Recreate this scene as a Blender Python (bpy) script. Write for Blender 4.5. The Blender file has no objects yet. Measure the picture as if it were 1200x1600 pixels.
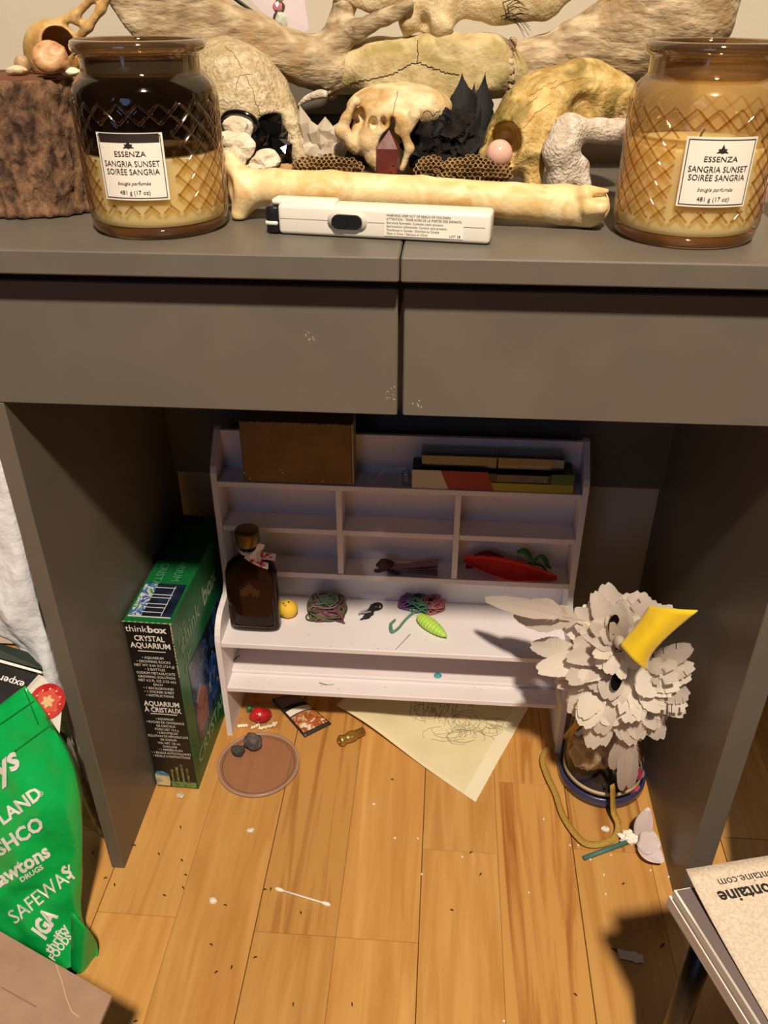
import bpy, bmesh, math, random
import numpy as np
from mathutils import Vector, Matrix, noise as mn
from mathutils.bvhtree import BVHTree
PI = math.pi
random.seed(7)
SC = bpy.context.scene
COL = SC.collection

# ------------------------------------------------------------------ camera
CC = np.array([0.0326, -0.6128, 0.9074]); YAW, PITCH, FPX = 0.0739, 0.5548, 1306.4
_cy, _sy, _cp, _sp = math.cos(YAW), math.sin(YAW), math.cos(PITCH), math.sin(PITCH)
_Rz = np.array([[_cy, -_sy, 0], [_sy, _cy, 0], [0, 0, 1]])
CR = _Rz @ np.stack([np.array([1, 0, 0.]), np.array([0, _sp, _cp]), np.array([0, _cp, -_sp])], 1)
cam = bpy.data.cameras.new('camera'); cam_o = bpy.data.objects.new('camera', cam); COL.objects.link(cam_o)
cam.sensor_fit = 'VERTICAL'; cam.sensor_height = 36.0; cam.lens = FPX / 1600 * 36.0; cam.clip_start = 0.02
m = Matrix([[*CR[i, :2], -CR[i, 2], CC[i]] for i in range(3)] + [[0, 0, 0, 1]])
cam_o.matrix_world = m
SC.camera = cam_o

# ------------------------------------------------------------------ light
wd = bpy.data.worlds.new('world'); SC.world = wd; wd.use_nodes = True
wd.node_tree.nodes['Background'].inputs[0].default_value = (1.0, 0.86, 0.72, 1)
wd.node_tree.nodes['Background'].inputs[1].default_value = 0.018
def area(name, loc, target, size, power, color):
    l = bpy.data.lights.new(name, 'AREA'); l.shape = 'DISK'; l.size = size; l.energy = power; l.color = color
    o = bpy.data.objects.new(name, l); COL.objects.link(o); o.location = loc
    o.rotation_euler = (Vector(target) - Vector(loc)).to_track_quat('-Z', 'Y').to_euler()
    return o
area('ceiling_lamp', (0.20, -1.24, 2.40), (0.0, 0.1, 0.4), 0.14, 78.0, (1.0, 0.835, 0.645))
area('window_daylight', (-0.75, -2.1, 1.1), (-0.35, 0.0, 0.4), 0.8, 2.5, (0.35, 0.52, 1.0))
SC.view_settings.view_transform = 'Standard'; SC.view_settings.look = 'None'
SC.view_settings.exposure = 0.0; SC.view_settings.gamma = 1.0
SC.view_settings.use_curve_mapping = False

# ------------------------------------------------------------------ helpers
def lin(c):
    c /= 255.0
    return c / 12.92 if c <= 0.04045 else ((c + 0.055) / 1.055) ** 2.4
def C(r, g, b): return (lin(r), lin(g), lin(b), 1.0)
def U(x, y, X=None, Y=None, Z=None):
    d = CR @ np.array([(x - 600) / FPX, -(y - 800) / FPX, 1.0])
    t = ((X - CC[0]) / d[0]) if X is not None else ((Y - CC[1]) / d[1]) if Y is not None else ((Z - CC[2]) / d[2])
    return CC + t * d
def PM(r, P): return r * float((np.asarray(P) - CC) @ CR[:, 2]) / FPX
def A(*v): return np.array(v, float)
ORG = {}

def mat(name, col, rough=0.6, col2=None, scale=20.0, detail=4.0, stretch=(1, 1, 1), bump=0.0, bscale=None, metal=0.0,
        spec=0.5, lo=0.35, hi=0.65, trans=0.0, rnd=0.0, coat=0.0, sheen=0.0, dist=0.0, voro=False, thin=0.0):
    M = bpy.data.materials.new(name); M.use_nodes = True
    nt = M.node_tree; b = nt.nodes['Principled BSDF']; L = nt.links.new
    b.inputs['Base Color'].default_value = col; b.inputs['Roughness'].default_value = rough
    b.inputs['Metallic'].default_value = metal; b.inputs['Specular IOR Level'].default_value = spec
    b.inputs['Transmission Weight'].default_value = trans; b.inputs['Coat Weight'].default_value = coat
    b.inputs['Sheen Weight'].default_value = sheen
    if col2 is not None or bump:
        tc = nt.nodes.new('ShaderNodeTexCoord'); mp = nt.nodes.new('ShaderNodeMapping'); mp.inputs['Scale'].default_value = stretch
        L(tc.outputs['Object'], mp.inputs['Vector'])
        src = mp.outputs['Vector']
        if rnd:
            oi = nt.nodes.new('ShaderNodeObjectInfo'); va = nt.nodes.new('ShaderNodeVectorMath'); va.operation = 'ADD'
            mu = nt.nodes.new('ShaderNodeMath'); mu.operation = 'MULTIPLY'; mu.inputs[1].default_value = 50.0
            L(oi.outputs['Random'], mu.inputs[0]); L(src, va.inputs[0]); L(mu.outputs[0], va.inputs[1]); src = va.outputs[0]
        def nz(s):
            if voro:
                n = nt.nodes.new('ShaderNodeTexVoronoi'); n.inputs['Scale'].default_value = s
                L(src, n.inputs['Vector']); return n.outputs['Distance']
            n = nt.nodes.new('ShaderNodeTexNoise'); n.inputs['Scale'].default_value = s
            n.inputs['Detail'].default_value = detail; n.inputs['Distortion'].default_value = dist
            L(src, n.inputs['Vector']); return n.outputs['Fac']
        f = nz(scale)
        if col2 is not None:
            r = nt.nodes.new('ShaderNodeValToRGB')
            r.color_ramp.elements[0].position = lo; r.color_ramp.elements[1].position = hi
            r.color_ramp.elements[0].color = col; r.color_ramp.elements[1].color = col2
            L(f, r.inputs[0]); out = r.outputs[0]
            if rnd:
                hs = nt.nodes.new('ShaderNodeHueSaturation'); mr = nt.nodes.new('ShaderNodeMapRange')
                mr.inputs['To Min'].default_value = 1 - rnd; mr.inputs['To Max'].default_value = 1 + rnd
                L(oi.outputs['Random'], mr.inputs['Value']); L(mr.outputs[0], hs.inputs['Value']); L(out, hs.inputs['Color']); out = hs.outputs[0]
            L(out, b.inputs['Base Color'])
        if bump:
            bp = nt.nodes.new('ShaderNodeBump'); bp.inputs['Strength'].default_value = bump; bp.inputs['Distance'].default_value = 0.004
            L(nz(bscale or scale), bp.inputs['Height']); L(bp.outputs[0], b.inputs['Normal'])
    if thin:
        tr = nt.nodes.new('ShaderNodeBsdfTranslucent'); mx = nt.nodes.new('ShaderNodeMixShader'); mx.inputs[0].default_value = thin
        tr.inputs[0].default_value = col
        L(b.outputs[0], mx.inputs[1]); L(tr.outputs[0], mx.inputs[2]); L(mx.outputs[0], nt.nodes['Material Output'].inputs[0])
    return M

def glass(name, tint, rough=0.03, refr=0.35, gloss=1.0, opaque=None, ofac=0.0):
    """thin tinted glass: clear transmission mixed with some refraction and a Fresnel reflection"""
    M = bpy.data.materials.new(name); M.use_nodes = True; nt = M.node_tree; L = nt.links.new
    nt.nodes.remove(nt.nodes['Principled BSDF']); out = nt.nodes['Material Output']
    t = nt.nodes.new('ShaderNodeBsdfTransparent'); t.inputs[0].default_value = tint
    g = nt.nodes.new('ShaderNodeBsdfRefraction'); g.inputs[0].default_value = tint; g.inputs['Roughness'].default_value = rough; g.inputs['IOR'].default_value = 1.25
    m1 = nt.nodes.new('ShaderNodeMixShader'); m1.inputs[0].default_value = refr
    L(t.outputs[0], m1.inputs[1]); L(g.outputs[0], m1.inputs[2]); last = m1.outputs[0]
    if opaque:
        d = nt.nodes.new('ShaderNodeBsdfDiffuse'); d.inputs[0].default_value = opaque
        m3 = nt.nodes.new('ShaderNodeMixShader'); m3.inputs[0].default_value = ofac
        L(last, m3.inputs[1]); L(d.outputs[0], m3.inputs[2]); last = m3.outputs[0]
    r = nt.nodes.new('ShaderNodeBsdfGlossy'); r.inputs['Roughness'].default_value = rough
    ge = nt.nodes.new('ShaderNodeNewGeometry'); dt = nt.nodes.new('ShaderNodeVectorMath'); dt.operation = 'DOT_PRODUCT'
    L(ge.outputs['Incoming'], dt.inputs[0]); L(ge.outputs['Normal'], dt.inputs[1]); last_v = dt.outputs['Value']
    for op, c1, swap in (('ABSOLUTE', 0, 0), ('SUBTRACT', 1.0, 1), ('POWER', 5.0, 0), ('MULTIPLY', 0.95 * gloss, 0), ('ADD', 0.045 * gloss, 0)):   # Schlick reflectance of a thin wall
        q = nt.nodes.new('ShaderNodeMath'); q.operation = op; q.use_clamp = True
        if swap: q.inputs[0].default_value = c1; L(last_v, q.inputs[1])
        else:
            L(last_v, q.inputs[0]); q.inputs[1].default_value = c1
        last_v = q.outputs[0]
    mu = q
    m2 = nt.nodes.new('ShaderNodeMixShader'); L(mu.outputs[0], m2.inputs[0]); L(last, m2.inputs[1]); L(r.outputs[0], m2.inputs[2])
    L(m2.outputs[0], out.inputs[0])
    return M

def tag(o, label=None, cat=None, group=None, kind=None):
    if label: o['label'] = label
    if cat: o['category'] = cat
    if group: o['group'] = group
    if kind: o['kind'] = kind
    return o
def thing(name, loc, label, cat, group=None):
    o = bpy.data.objects.new(name, None); COL.objects.link(o); o.empty_display_size = 0.02
    o.location = tuple(loc); ORG[o.name] = A(*loc)
    return tag(o, label, cat, group)
def obj(name, vf, material, parent=None, smooth=False, label=None):
    """vf = (verts in world space, faces); a child keeps its thing's origin, a top-level mesh gets one at its base"""
    v = np.asarray(vf[0], float).reshape(-1, 3)
    o0 = ORG[parent.name] if parent else A((v[:, 0].min() + v[:, 0].max()) / 2, (v[:, 1].min() + v[:, 1].max()) / 2, v[:, 2].min())
    me = bpy.data.meshes.new(name); me.from_pydata((v - o0).tolist(), [], [list(map(int, f)) for f in vf[1]]); me.validate()
    if smooth: me.polygons.foreach_set('use_smooth', [True] * len(me.polygons))
    if material: me.materials.append(material)
    o = bpy.data.objects.new(name, me); COL.objects.link(o); ORG[o.name] = o0
    if parent: o.parent = parent
    else: o.location = tuple(o0)
    if label: o['label'] = label
    return o
def struct(name, vf, material, **k):
    o = obj(name, vf, material, **k); o['kind'] = 'structure'; return o

def join(*vfs):
    V, F, n = [], [], 0
    for v, f in vfs:
        v = np.asarray(v, float).reshape(-1, 3); V.append(v); F += [[i + n for i in q] for q in f]; n += len(v)
    return np.concatenate(V), F
def xf(vf, loc=(0, 0, 0), rz=0.0, rx=0.0, ry=0.0, s=1.0):
    R = np.array(Matrix.Rotation(rz, 3, 'Z') @ Matrix.Rotation(ry, 3, 'Y') @ Matrix.Rotation(rx, 3, 'X'))
    return (np.asarray(vf[0], float) * s) @ R.T + A(*loc), vf[1]
def frame(vf, o, ux, uy, uz=None):
    """map local x,y,z on the given axes"""
    ux, uy = A(*ux), A(*uy)
    uz = np.cross(ux, uy) if uz is None else A(*uz)
    v = np.asarray(vf[0], float)
    return A(*o) + v[:, :1] * ux + v[:, 1:2] * uy + v[:, 2:3] * uz, vf[1]
def box(x0, x1, y0, y1, z0, z1, bev=0.0, seg=1):
    bm = bmesh.new(); bmesh.ops.create_cube(bm, size=1.0)
    for v in bm.verts: v.co = ((x0 + x1) / 2 + v.co.x * (x1 - x0), (y0 + y1) / 2 + v.co.y * (y1 - y0), (z0 + z1) / 2 + v.co.z * (z1 - z0))
    if bev: bmesh.ops.bevel(bm, geom=bm.edges[:], offset=bev, segments=seg, affect='EDGES', profile=0.5)
    return bm_vf(bm)
def bm_vf(bm):
    bm.verts.index_update(); r = np.array([v.co[:] for v in bm.verts]), [[v.index for v in f.verts] for f in bm.faces]; bm.free(); return r
def lathe(prof, n=48, c=(0, 0, 0), rf=None, closed=False):
    V, F = [], []; k = len(prof)
    for i in range(n):
        a = 2 * PI * i / n
        for r, z in prof:
            rr = r + (rf(a, z, r) if rf else 0.0)
            V.append((c[0] + rr * math.cos(a), c[1] + rr * math.sin(a), c[2] + z))
    for i in range(n):
        j = (i + 1) % n
        for q in range(k if closed else k - 1):
            p = (q + 1) % k; F.append((i * k + q, j * k + q, j * k + p, i * k + p))
    if not closed:
        F.append([i * k for i in range(n)][::-1]); F.append([i * k + k - 1 for i in range(n)])
    return V, F
def spline(pts, n):
    pts = [A(*p) for p in pts]; P = [2 * pts[0] - pts[1]] + pts + [2 * pts[-1] - pts[-2]]; out = []
    m_ = len(pts) - 1
    for i in range(n + 1):
        t = i / n * m_; k = min(int(t), m_ - 1); u = t - k
        a, b, c, d = P[k], P[k + 1], P[k + 2], P[k + 3]
        out.append(0.5 * (2 * b + (c - a) * u + (2 * a - 5 * b + 4 * c - d) * u * u + (3 * b - a - 3 * c + d) * u ** 3))
    return out
def tube(pts, r, n=6, steps=None, cap=True):
    """r: number or list along the given points"""
    rs = list(r) if hasattr(r, '__len__') else [r] * len(pts)
    if steps:
        rr = np.interp(np.linspace(0, 1, steps + 1), np.linspace(0, 1, len(rs)), rs); pts = spline(pts, steps); rs = list(rr)
    pts = [A(*p) for p in pts]; V, F = [], []; up = A(0.13, 0.21, 0.97)
    for i, p in enumerate(pts):
        t = pts[min(i + 1, len(pts) - 1)] - pts[max(i - 1, 0)]; t /= (np.linalg.norm(t) + 1e-12)
        s = np.cross(t, up); s = s / np.linalg.norm(s) if np.linalg.norm(s) > 1e-3 else A(1, 0, 0); w = np.cross(s, t); up = w
        for k in range(n):
            a = 2 * PI * k / n; V.append(p + rs[i] * (math.cos(a) * s + math.sin(a) * w))
    for i in range(len(pts) - 1):
        for k in range(n):
            q = (k + 1) % n; F.append((i * n + k, i * n + q, (i + 1) * n + q, (i + 1) * n + k))
    if cap: F.append(list(range(n))[::-1]); F.append([(len(pts) - 1) * n + k for k in range(n)])
    return V, F
def prism(poly, axis, a0, a1):
    """polygon in the two other axes extruded along axis (0,1,2)"""
    n = len(poly); V = []
    for a in (a0, a1):
        for p, q in poly:
            v = [p, q]; v.insert(axis, a); V.append(v)
    F = [list(range(n))[::-1], [n + i for i in range(n)]] + [(i, (i + 1) % n, n + (i + 1) % n, n + i) for i in range(n)]
    return V, F
def grid(fn, nu, nv, thick=0.0):
    V = [fn(i / nu, j / nv) for j in range(nv + 1) for i in range(nu + 1)]; w = nu + 1
    F = [(j * w + i, j * w + i + 1, (j + 1) * w + i + 1, (j + 1) * w + i) for j in range(nv) for i in range(nu)]
    V = np.array(V, float)
    if thick:
        N = np.zeros_like(V)
        for f in F:
            nn = np.cross(V[f[1]] - V[f[0]], V[f[3]] - V[f[0]])
            for k in f: N[k] += nn
        N /= (np.linalg.norm(N, axis=1, keepdims=True) + 1e-12); n = len(V)
        B = V - N * thick; F2 = [tuple(n + k for k in f[::-1]) for f in F]
        rim = [i for i in range(w)] + [j * w + nu for j in range(1, nv + 1)] + [nv * w + i for i in range(nu - 1, -1, -1)] + [j * w for j in range(nv - 1, 0, -1)]
        F3 = [(rim[(k + 1) % len(rim)], rim[k], n + rim[k], n + rim[(k + 1) % len(rim)]) for k in range(len(rim))]
        return np.concatenate([V, B]), F + F2 + F3
    return V, F
def rock(c, r, seed, sub=2, amp=0.35, freq=1.3, flat=False):
    bm = bmesh.new(); bmesh.ops.create_icosphere(bm, subdivisions=sub, radius=1.0); r = A(*r) if hasattr(r, '__len__') else A(r, r, r)
    for v in bm.verts:
        k = 1 + amp * mn.noise(Vector(v.co) * freq + Vector((seed * 7.3, seed * 3.1, seed)))
        v.co = Vector((c[0] + v.co.x * r[0] * k, c[1] + v.co.y * r[1] * k, c[2] + v.co.z * r[2] * k))
    return bm_vf(bm)

# text as flat lettering ------------------------------------------------
def text(s, size, align='LEFT', bold=0.0, shear=0.0, sx=1.0, line=1.0):
    cu = bpy.data.curves.new('tmp', 'FONT'); cu.body = s; cu.size = size; cu.align_x = align; cu.offset = bold * size
    cu.shear = shear; cu.space_line = line; cu.resolution_u = 2
    o = bpy.data.objects.new('tmp', cu); COL.objects.link(o); bpy.context.view_layer.update()
    me = o.to_mesh(); v = np.array([q.co[:] for q in me.vertices]).reshape(-1, 3); f = [list(p.vertices) for p in me.polygons]
    o.to_mesh_clear(); bpy.data.objects.remove(o); bpy.data.curves.remove(cu)
    if len(v): v[:, 0] *= sx
    return v, f

# signed distance sculpting ----------------------------------------------
def s_ell(P, c, r, R=None):
    q = P - A(*c)
    if R is not None: q = q @ R
    r = A(*r); k0 = np.linalg.norm(q / r, axis=1); k1 = np.linalg.norm(q / (r * r), axis=1) + 1e-9
    return k0 * (k0 - 1) / k1
def s_cap(P, a, b, ra, rb):
    a, b = A(*a), A(*b); d = b - a; t = np.clip((P - a) @ d / (d @ d + 1e-12), 0, 1)
    return np.linalg.norm(P - a - t[:, None] * d, axis=1) - (ra + (rb - ra) * t)
def s_chain(P, pts, rs, k=0.004):
    d = s_cap(P, pts[0], pts[1], rs[0], rs[1])
    for i in range(1, len(pts) - 1): d = smin(d, s_cap(P, pts[i], pts[i + 1], rs[i], rs[i + 1]), k)
    return d
def smin(a, b, k):
    h = np.clip(0.5 + 0.5 * (b - a) / k, 0, 1); return b * (1 - h) + a * h - k * h * (1 - h)
def ssub(a, b, k=0.002): return -smin(-a, b, k)
def nz3(P, f, s=0.0):
    x, y, z = (P * f + s).T
    return (np.sin(x + 1.7 * np.sin(y * 0.9 + s)) * np.sin(y * 1.1 + 1.3 * np.sin(z * 1.2)) + np.sin(z * 1.05 + 1.9 * np.sin(x * 0.8)) * np.sin(x * 0.7 - y * 0.6)) * 0.5
def sdf_mesh(fn, lo, hi, vox):
    lo, hi = A(*lo), A(*hi); n = np.maximum(((hi - lo) / vox).astype(int) + 2, 4)
    ax = [lo[i] + vox * np.arange(n[i]) for i in range(3)]
    G = np.stack(np.meshgrid(*ax, indexing='ij'), -1); D = fn(G.reshape(-1, 3)).reshape(n)
    D[0], D[-1], D[:, 0], D[:, -1], D[:, :, 0], D[:, :, -1] = [np.maximum(x, vox * .5) for x in (D[0], D[-1], D[:, 0], D[:, -1], D[:, :, 0], D[:, :, -1])]
    S = D < 0; m_ = n - 1
    cnt = np.zeros(m_); acc = np.zeros((*m_, 3))
    def sl(o): return tuple(slice(o[i], o[i] + m_[i]) for i in range(3))
    for a in range(3):
        for o in np.ndindex(2, 2, 2):
            if o[a]: continue
            p = list(o); p[a] = 1
            d0, d1 = D[sl(o)], D[sl(p)]; cr = (d0 < 0) != (d1 < 0)
            t = np.where(cr, d0 / np.where(cr, d0 - d1, 1), 0)
            pos = np.broadcast_to(np.array(o, float), (*m_, 3)).copy(); pos[..., a] += t
            acc += pos * cr[..., None]; cnt += cr
    act = cnt > 0; idx = -np.ones(m_, int); idx[act] = np.arange(act.sum())
    I = np.argwhere(act); V = lo + vox * (I + acc[act] / cnt[act][:, None])
    F = []
    for a in range(3):
        b, c = (a + 1) % 3, (a + 2) % 3
        s0 = [slice(None)] * 3; s1 = [slice(None)] * 3; s0[a] = slice(0, n[a] - 1); s1[a] = slice(1, n[a])
        A0, A1 = S[tuple(s0)], S[tuple(s1)]
        E = np.argwhere(A0 != A1); E = E[(E[:, b] > 0) & (E[:, c] > 0) & (E[:, b] < n[b] - 1) & (E[:, c] < n[c] - 1)]
        inn = A0[tuple(E.T)]
        def at(db, dc):
            q = E.copy(); q[:, b] += db; q[:, c] += dc; return idx[tuple(q.T)]
        Q = np.stack([at(-1, -1), at(0, -1), at(0, 0), at(-1, 0)], 1)
        Q[~inn] = Q[~inn][:, ::-1]; F.append(Q)
    return V, np.concatenate(F).tolist()
def bvh(o):
    me = o.data; off = Vector(ORG[o.name])
    return BVHTree.FromPolygons([v.co + off for v in me.vertices], [list(p.vertices) for p in me.polygons])
def hit(tree, x, y, off=0.0004):
    d = Vector(CR @ A((x - 600) / FPX, -(y - 800) / FPX, 1)).normalized()
    p, nn, i, dist = tree.ray_cast(Vector(CC), d)
    return None if p is None else A(*(p - d * off * 1.0 + (nn if nn.dot(d) < 0 else -nn) * off))
def decal(tree, vf, x, y, ang=0.0, off=0.0006, shx=0.0):
    """flat lettering (local units = photograph pixels) laid on a curved surface"""
    V, keep = [], {}; ca, sa = math.cos(ang), math.sin(ang); ok = []
    for i, (a, b, _) in enumerate(vf[0]):
        a2 = a + shx * b
        p = hit(tree, x + a2 * ca + b * sa * 1.0 - 2 * 0, y - (b * ca - a2 * sa * -1.0), off) if False else hit(tree, x + a2 * ca - b * sa, y - (a2 * sa + b * ca), off)
        ok.append(p is not None); V.append(p if p is not None else CC * 0)
    F = [f for f in vf[1] if all(ok[k] for k in f)]
    used = sorted({k for f in F for k in f}); mp = {k: n for n, k in enumerate(used)}
    return [V[k] for k in used], [[mp[k] for k in f] for f in F]

# feathers ----------------------------------------------------------------
def feather(L, W, seed, bend=0.5, camber=0.25, rag=0.2, nl=28, nw=5, tip=0.75, down=0.2):
    """local: quill at the origin, vane along +x, width y, upper side +z; smooth rounded vane with a few splits"""
    rd = random.Random(seed); V, F = [], []
    def spine(t):
        a = bend * t; return (L * (math.sin(a) / bend if abs(bend) > 1e-3 else t), L * ((1 - math.cos(a)) / bend if abs(bend) > 1e-3 else 0), a)
    for side in (-1, 1):
        base = len(V); ph = rd.uniform(0, 6)
        splits = sorted(rd.sample(range(4, nl - 2), min(nl - 8, int(1 + rag * 9)))) if rag > .16 else []
        for i in range(nl + 1):
            t = i / nl; x0, z0, a = spine(t * .93)
            w = W * (math.sin(PI * min(.985, 0.05 + t ** tip * .93)) ** 0.55) * (1 + 0.07 * math.sin(5 * t + ph)) * (0.92 + 0.08 * side)
            w *= 1 - .09 * rd.random()
            if tip > .95: w *= min(1.0, .04 + (1 - t) * 1.9)
            if t < down: w *= .70 + .30 * rd.random()
            for j in range(nw + 1):
                u = j / nw; lag = (0.75 * u + .15 * u * u) * w * (1 - .25 * t)
                st = L * .93 / nl
                fl = sum((1 if i >= k else -1) * math.exp(-abs(i - k + .5) / 1.2) for k in splits) * u * u
                y = side * u * w; zz = -camber * (u * w) ** 2 / W + 0.05 * W * math.sin(7 * t + ph) * u + .10 * W * fl + .022 * W * (1 if i % 2 else -1) * min(1, 2 * u)
                x = x0 + lag + (.40 * st * u if i + 1 in splits else 0) - (.40 * st * u if i in splits else 0)
                V.append((x - zz * math.sin(a), y, z0 + lag * math.sin(a) * .8 + zz * math.cos(a)))
        for i in range(nl):
            for j in range(nw):
                if i + 1 in splits and j >= 2: continue
                q = (base + i * (nw + 1) + j, base + (i + 1) * (nw + 1) + j, base + (i + 1) * (nw + 1) + j + 1, base + i * (nw + 1) + j + 1)
                F.append(q if side < 0 else q[::-1])
    sp = [(spine(t)[0], 0, spine(t)[1] + 0.0003) for t in np.linspace(-0.08, 0.92, 9)]
    tv = tube(sp, list(np.linspace(0.0009, 0.0003, 9) * (L / 0.07) ** 0.5), 4)
    wisps = []
    for k in range(14):   # loose downy barbs at the quill end
        sd = 1 if k % 2 else -1; t = rd.uniform(.02, .22); x0, z0, a = spine(t); l_ = W * rd.uniform(.7, 1.25); up = rd.uniform(-.25, .35)
        p0 = A(x0, 0, z0); p1 = A(x0 + l_ * .35, sd * l_ * .55, z0 + up * l_ * .5); p2 = A(x0 + l_ * rd.uniform(.3, .9), sd * l_ * rd.uniform(.8, 1.05), z0 + up * l_)
        wisps.append(([p0, p0 + A(.0006, 0, 0), p1 + A(.0005, 0, 0), p1, p2], [(0, 1, 2, 3), (3, 2, 4)]))
    return join((V, F), tv, *wisps)
def axes(d, nrm):
    d = A(*d); d /= np.linalg.norm(d); nrm = A(*nrm); nrm = nrm - d * (nrm @ d); nrm /= np.linalg.norm(nrm)
    return d, np.cross(nrm, d), nrm

# ------------------------------------------------------------------ materials
M_wall = mat('wall_paint', C(206, 198, 180), 0.9, C(200, 192, 174), 6, bump=0.05, bscale=300)
M_base = mat('white_trim', C(225, 220, 210), 0.5)
M_sub = mat('joint_dark', C(96, 62, 28), 0.9)
M_plank = mat('plank_wood', C(194, 138, 70), 0.40, C(216, 166, 96), 9, 6, (7, 0.45, 1), bump=0.04, bscale=16, rnd=0.10, lo=0.3, hi=0.7, dist=0.9)
M_plank2 = mat('plank_wood_streaked', C(164, 104, 46), 0.40, C(206, 154, 84), 8, 6, (7, 0.35, 1), bump=0.04, bscale=16, rnd=0.08, lo=0.32, hi=0.52, dist=1.2)
M_desk = mat('desk_grey', C(101, 95, 86), 0.42, C(107, 100, 91), 14, bump=0.03, bscale=500, spec=0.35)
M_dark = mat('dark_inside', C(52, 48, 44), 0.7)
M_white = mat('organizer_white', C(236, 230, 233), 0.5, C(230, 223, 226), 8, spec=0.3)
M_black = mat('black_plastic', C(22, 21, 21), 0.35)
M_ink = mat('black_ink', C(28, 26, 26), 0.7)
M_wink = mat('white_ink', C(236, 234, 228), 0.6)
M_paper = mat('paper_white', C(238, 234, 224), 0.8)

# ------------------------------------------------------------------ setting
struct('wall_back', box(-1.3, 1.3, 0.400, 0.45, 0, 2.3), M_wall)
struct('baseboard_back', box(-1.3, 1.3, 0.389, 0.3995, 0.0005, 0.085, 0.003), M_base)
floor = struct('floor', box(-1.3, 1.3, -1.1, 0.3995, -0.03, -0.004), M_sub)
SW = 0.0937; rp = random.Random(3); GAP = 0.0005
for k in range(-14, 14):
    x0 = -0.1562 + k * SW; par = k % 2
    ends = {0: [-0.067, 0.52], 1: [-0.067, 0.48]}.get(k)
    if ends is None:
        y = -1.1 + rp.uniform(0.05, 0.4); ends = []
        if k == 4: ends = [0.069]
        else:
            while y < 0.38: ends.append(y); y += rp.uniform(0.38, 0.62)
    cuts = sorted([-1.1] + [e for e in ends if -1.05 < e < 0.37] + [0.3885])
    for a, b in zip(cuts[:-1], cuts[1:]):
        g = GAP if par == 0 else 0.00015
        g2 = GAP if par == 1 else 0.00015
        obj('plank', box(x0 + g, x0 + SW - g2, a + 0.0003, b - 0.0003, -0.004, rp.uniform(-0.0002, 0.0), 0.0003),
            M_plank2 if k in (3,) or rp.random() < 0.14 else M_plank, floor)

# ------------------------------------------------------------------ desk
HW = 0.375
desk = thing('desk', (0, 0.19, 0), 'dark grey two-drawer desk covered with bones and candles', 'desk')
for s in (-1, 1):
    xa, xb = (-HW, -0.0006) if s < 0 else (0.0006, HW)
    obj('tabletop', box(xa, xb, -0.020, 0.385, 0.732, 0.750, 0.0012), M_desk, desk)
    d = obj('drawer', box(-HW + 0.004 if s < 0 else 0.0022, -0.0022 if s < 0 else HW - 0.004, 0.0, 0.016, 0.6187, 0.722, 0.001), M_desk, desk)
    obj('drawer_box', box(-0.325 if s < 0 else 0.012, -0.012 if s < 0 else 0.325, 0.0162, 0.36, 0.632, 0.70), M_dark, d)
obj('leg', box(-0.3465, -0.330, 0.0002, 0.384, 0.0, 0.6185, 0.001), M_desk, desk)
obj('leg', box(0.330, 0.3560, 0.0002, 0.384, 0.0, 0.6185, 0.001), M_desk, desk)
obj('leg_top', join(box(-0.3465, -0.330, 0.0165, 0.384, 0.6186, 0.7319), box(0.330, 0.356, 0.0165, 0.384, 0.6186, 0.7319)), M_desk, desk)
obj('back_panel', box(-0.3299, 0.3299, 0.372, 0.384, 0.348, 0.7319), M_desk, desk)
# paint chips and scuffs on the drawer fronts
M_chip = mat('bare_chip', C(168, 158, 145), 0.7)
for cx, cz, n, s in ((-0.006, 0.638, 9, 0.006), (-0.070, 0.683, 5, 0.006), (0.014, 0.628, 5, 0.004)):
    q = []
    for i in range(n):
        x, z = cx + random.uniform(-1, 1) * s, cz + random.uniform(-1, 1) * s
        if -0.0030 < x < 0.0030: x = -0.0045
        q.append(rock((x, -0.0001, z), (random.uniform(.0003, .0010), .0002, random.uniform(.0003, .0012)), i, 1))
    obj('paint_chip', join(*q), M_chip, desk)

# ------------------------------------------------------------------ white shelf organizer
OG = thing('shelf_organizer', (-0.0185, 0.28, 0), 'white desktop shelf organizer with six cubbies standing under the desk', 'organizer')
XL, XR, T = -0.255, 0.219, 0.0075
prof = [(0.222, 0), (0.222, 0.168)] + [(0.262 - 0.040 * math.cos(a), 0.168 + 0.040 * math.sin(a)) for a in np.linspace(0.15, PI / 2, 7)] + \
       [(0.284, 0.212), (0.291, 0.222), (0.2925, 0.236), (0.2925, 0.392), (0.296, 0.400), (0.330, 0.436), (0.338, 0.437), (0.338, 0)]
for x0 in (XL, XR - T): obj('side_panel', prism(prof, 0, x0, x0 + T), M_white, OG)
xi0, xi1 = XL + T + 0.0002, XR - T - 0.0002
obj('back_panel', box(xi0, xi1, 0.332, 0.3375, 0.085, 0.434), M_white, OG)
obj('shelf', box(xi0, xi1, 0.293, 0.3318, 0.373, 0.3806, 0.0006), M_white, OG)
dv = (-0.0965, 0.0555)
for z0, z1 in ((0.3050, 0.3131), (0.2345, 0.2432)):
    if z0 > 0.3:
        for a, b in ((xi0, dv[0] - 0.0001), (dv[0] + T + 0.0001, dv[1] - 0.0001), (dv[1] + T + 0.0001, xi1)):
            obj('shelf', box(a, b, 0.2945, 0.3318, z0, z1, 0.0006), M_white, OG)
    else: obj('shelf', box(xi0, xi1, 0.293, 0.3318, z0, z1, 0.0006), M_white, OG)
for x in dv: obj('divider', box(x, x + T, 0.2935, 0.3318, 0.2434, 0.3728, 0.0006), M_white, OG)
obj('shelf', box(xi0, xi1, 0.223, 0.3318, 0.1650, 0.1730, 0.0008), M_white, OG, label='wide white middle shelf holding yarn and bottle')
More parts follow.
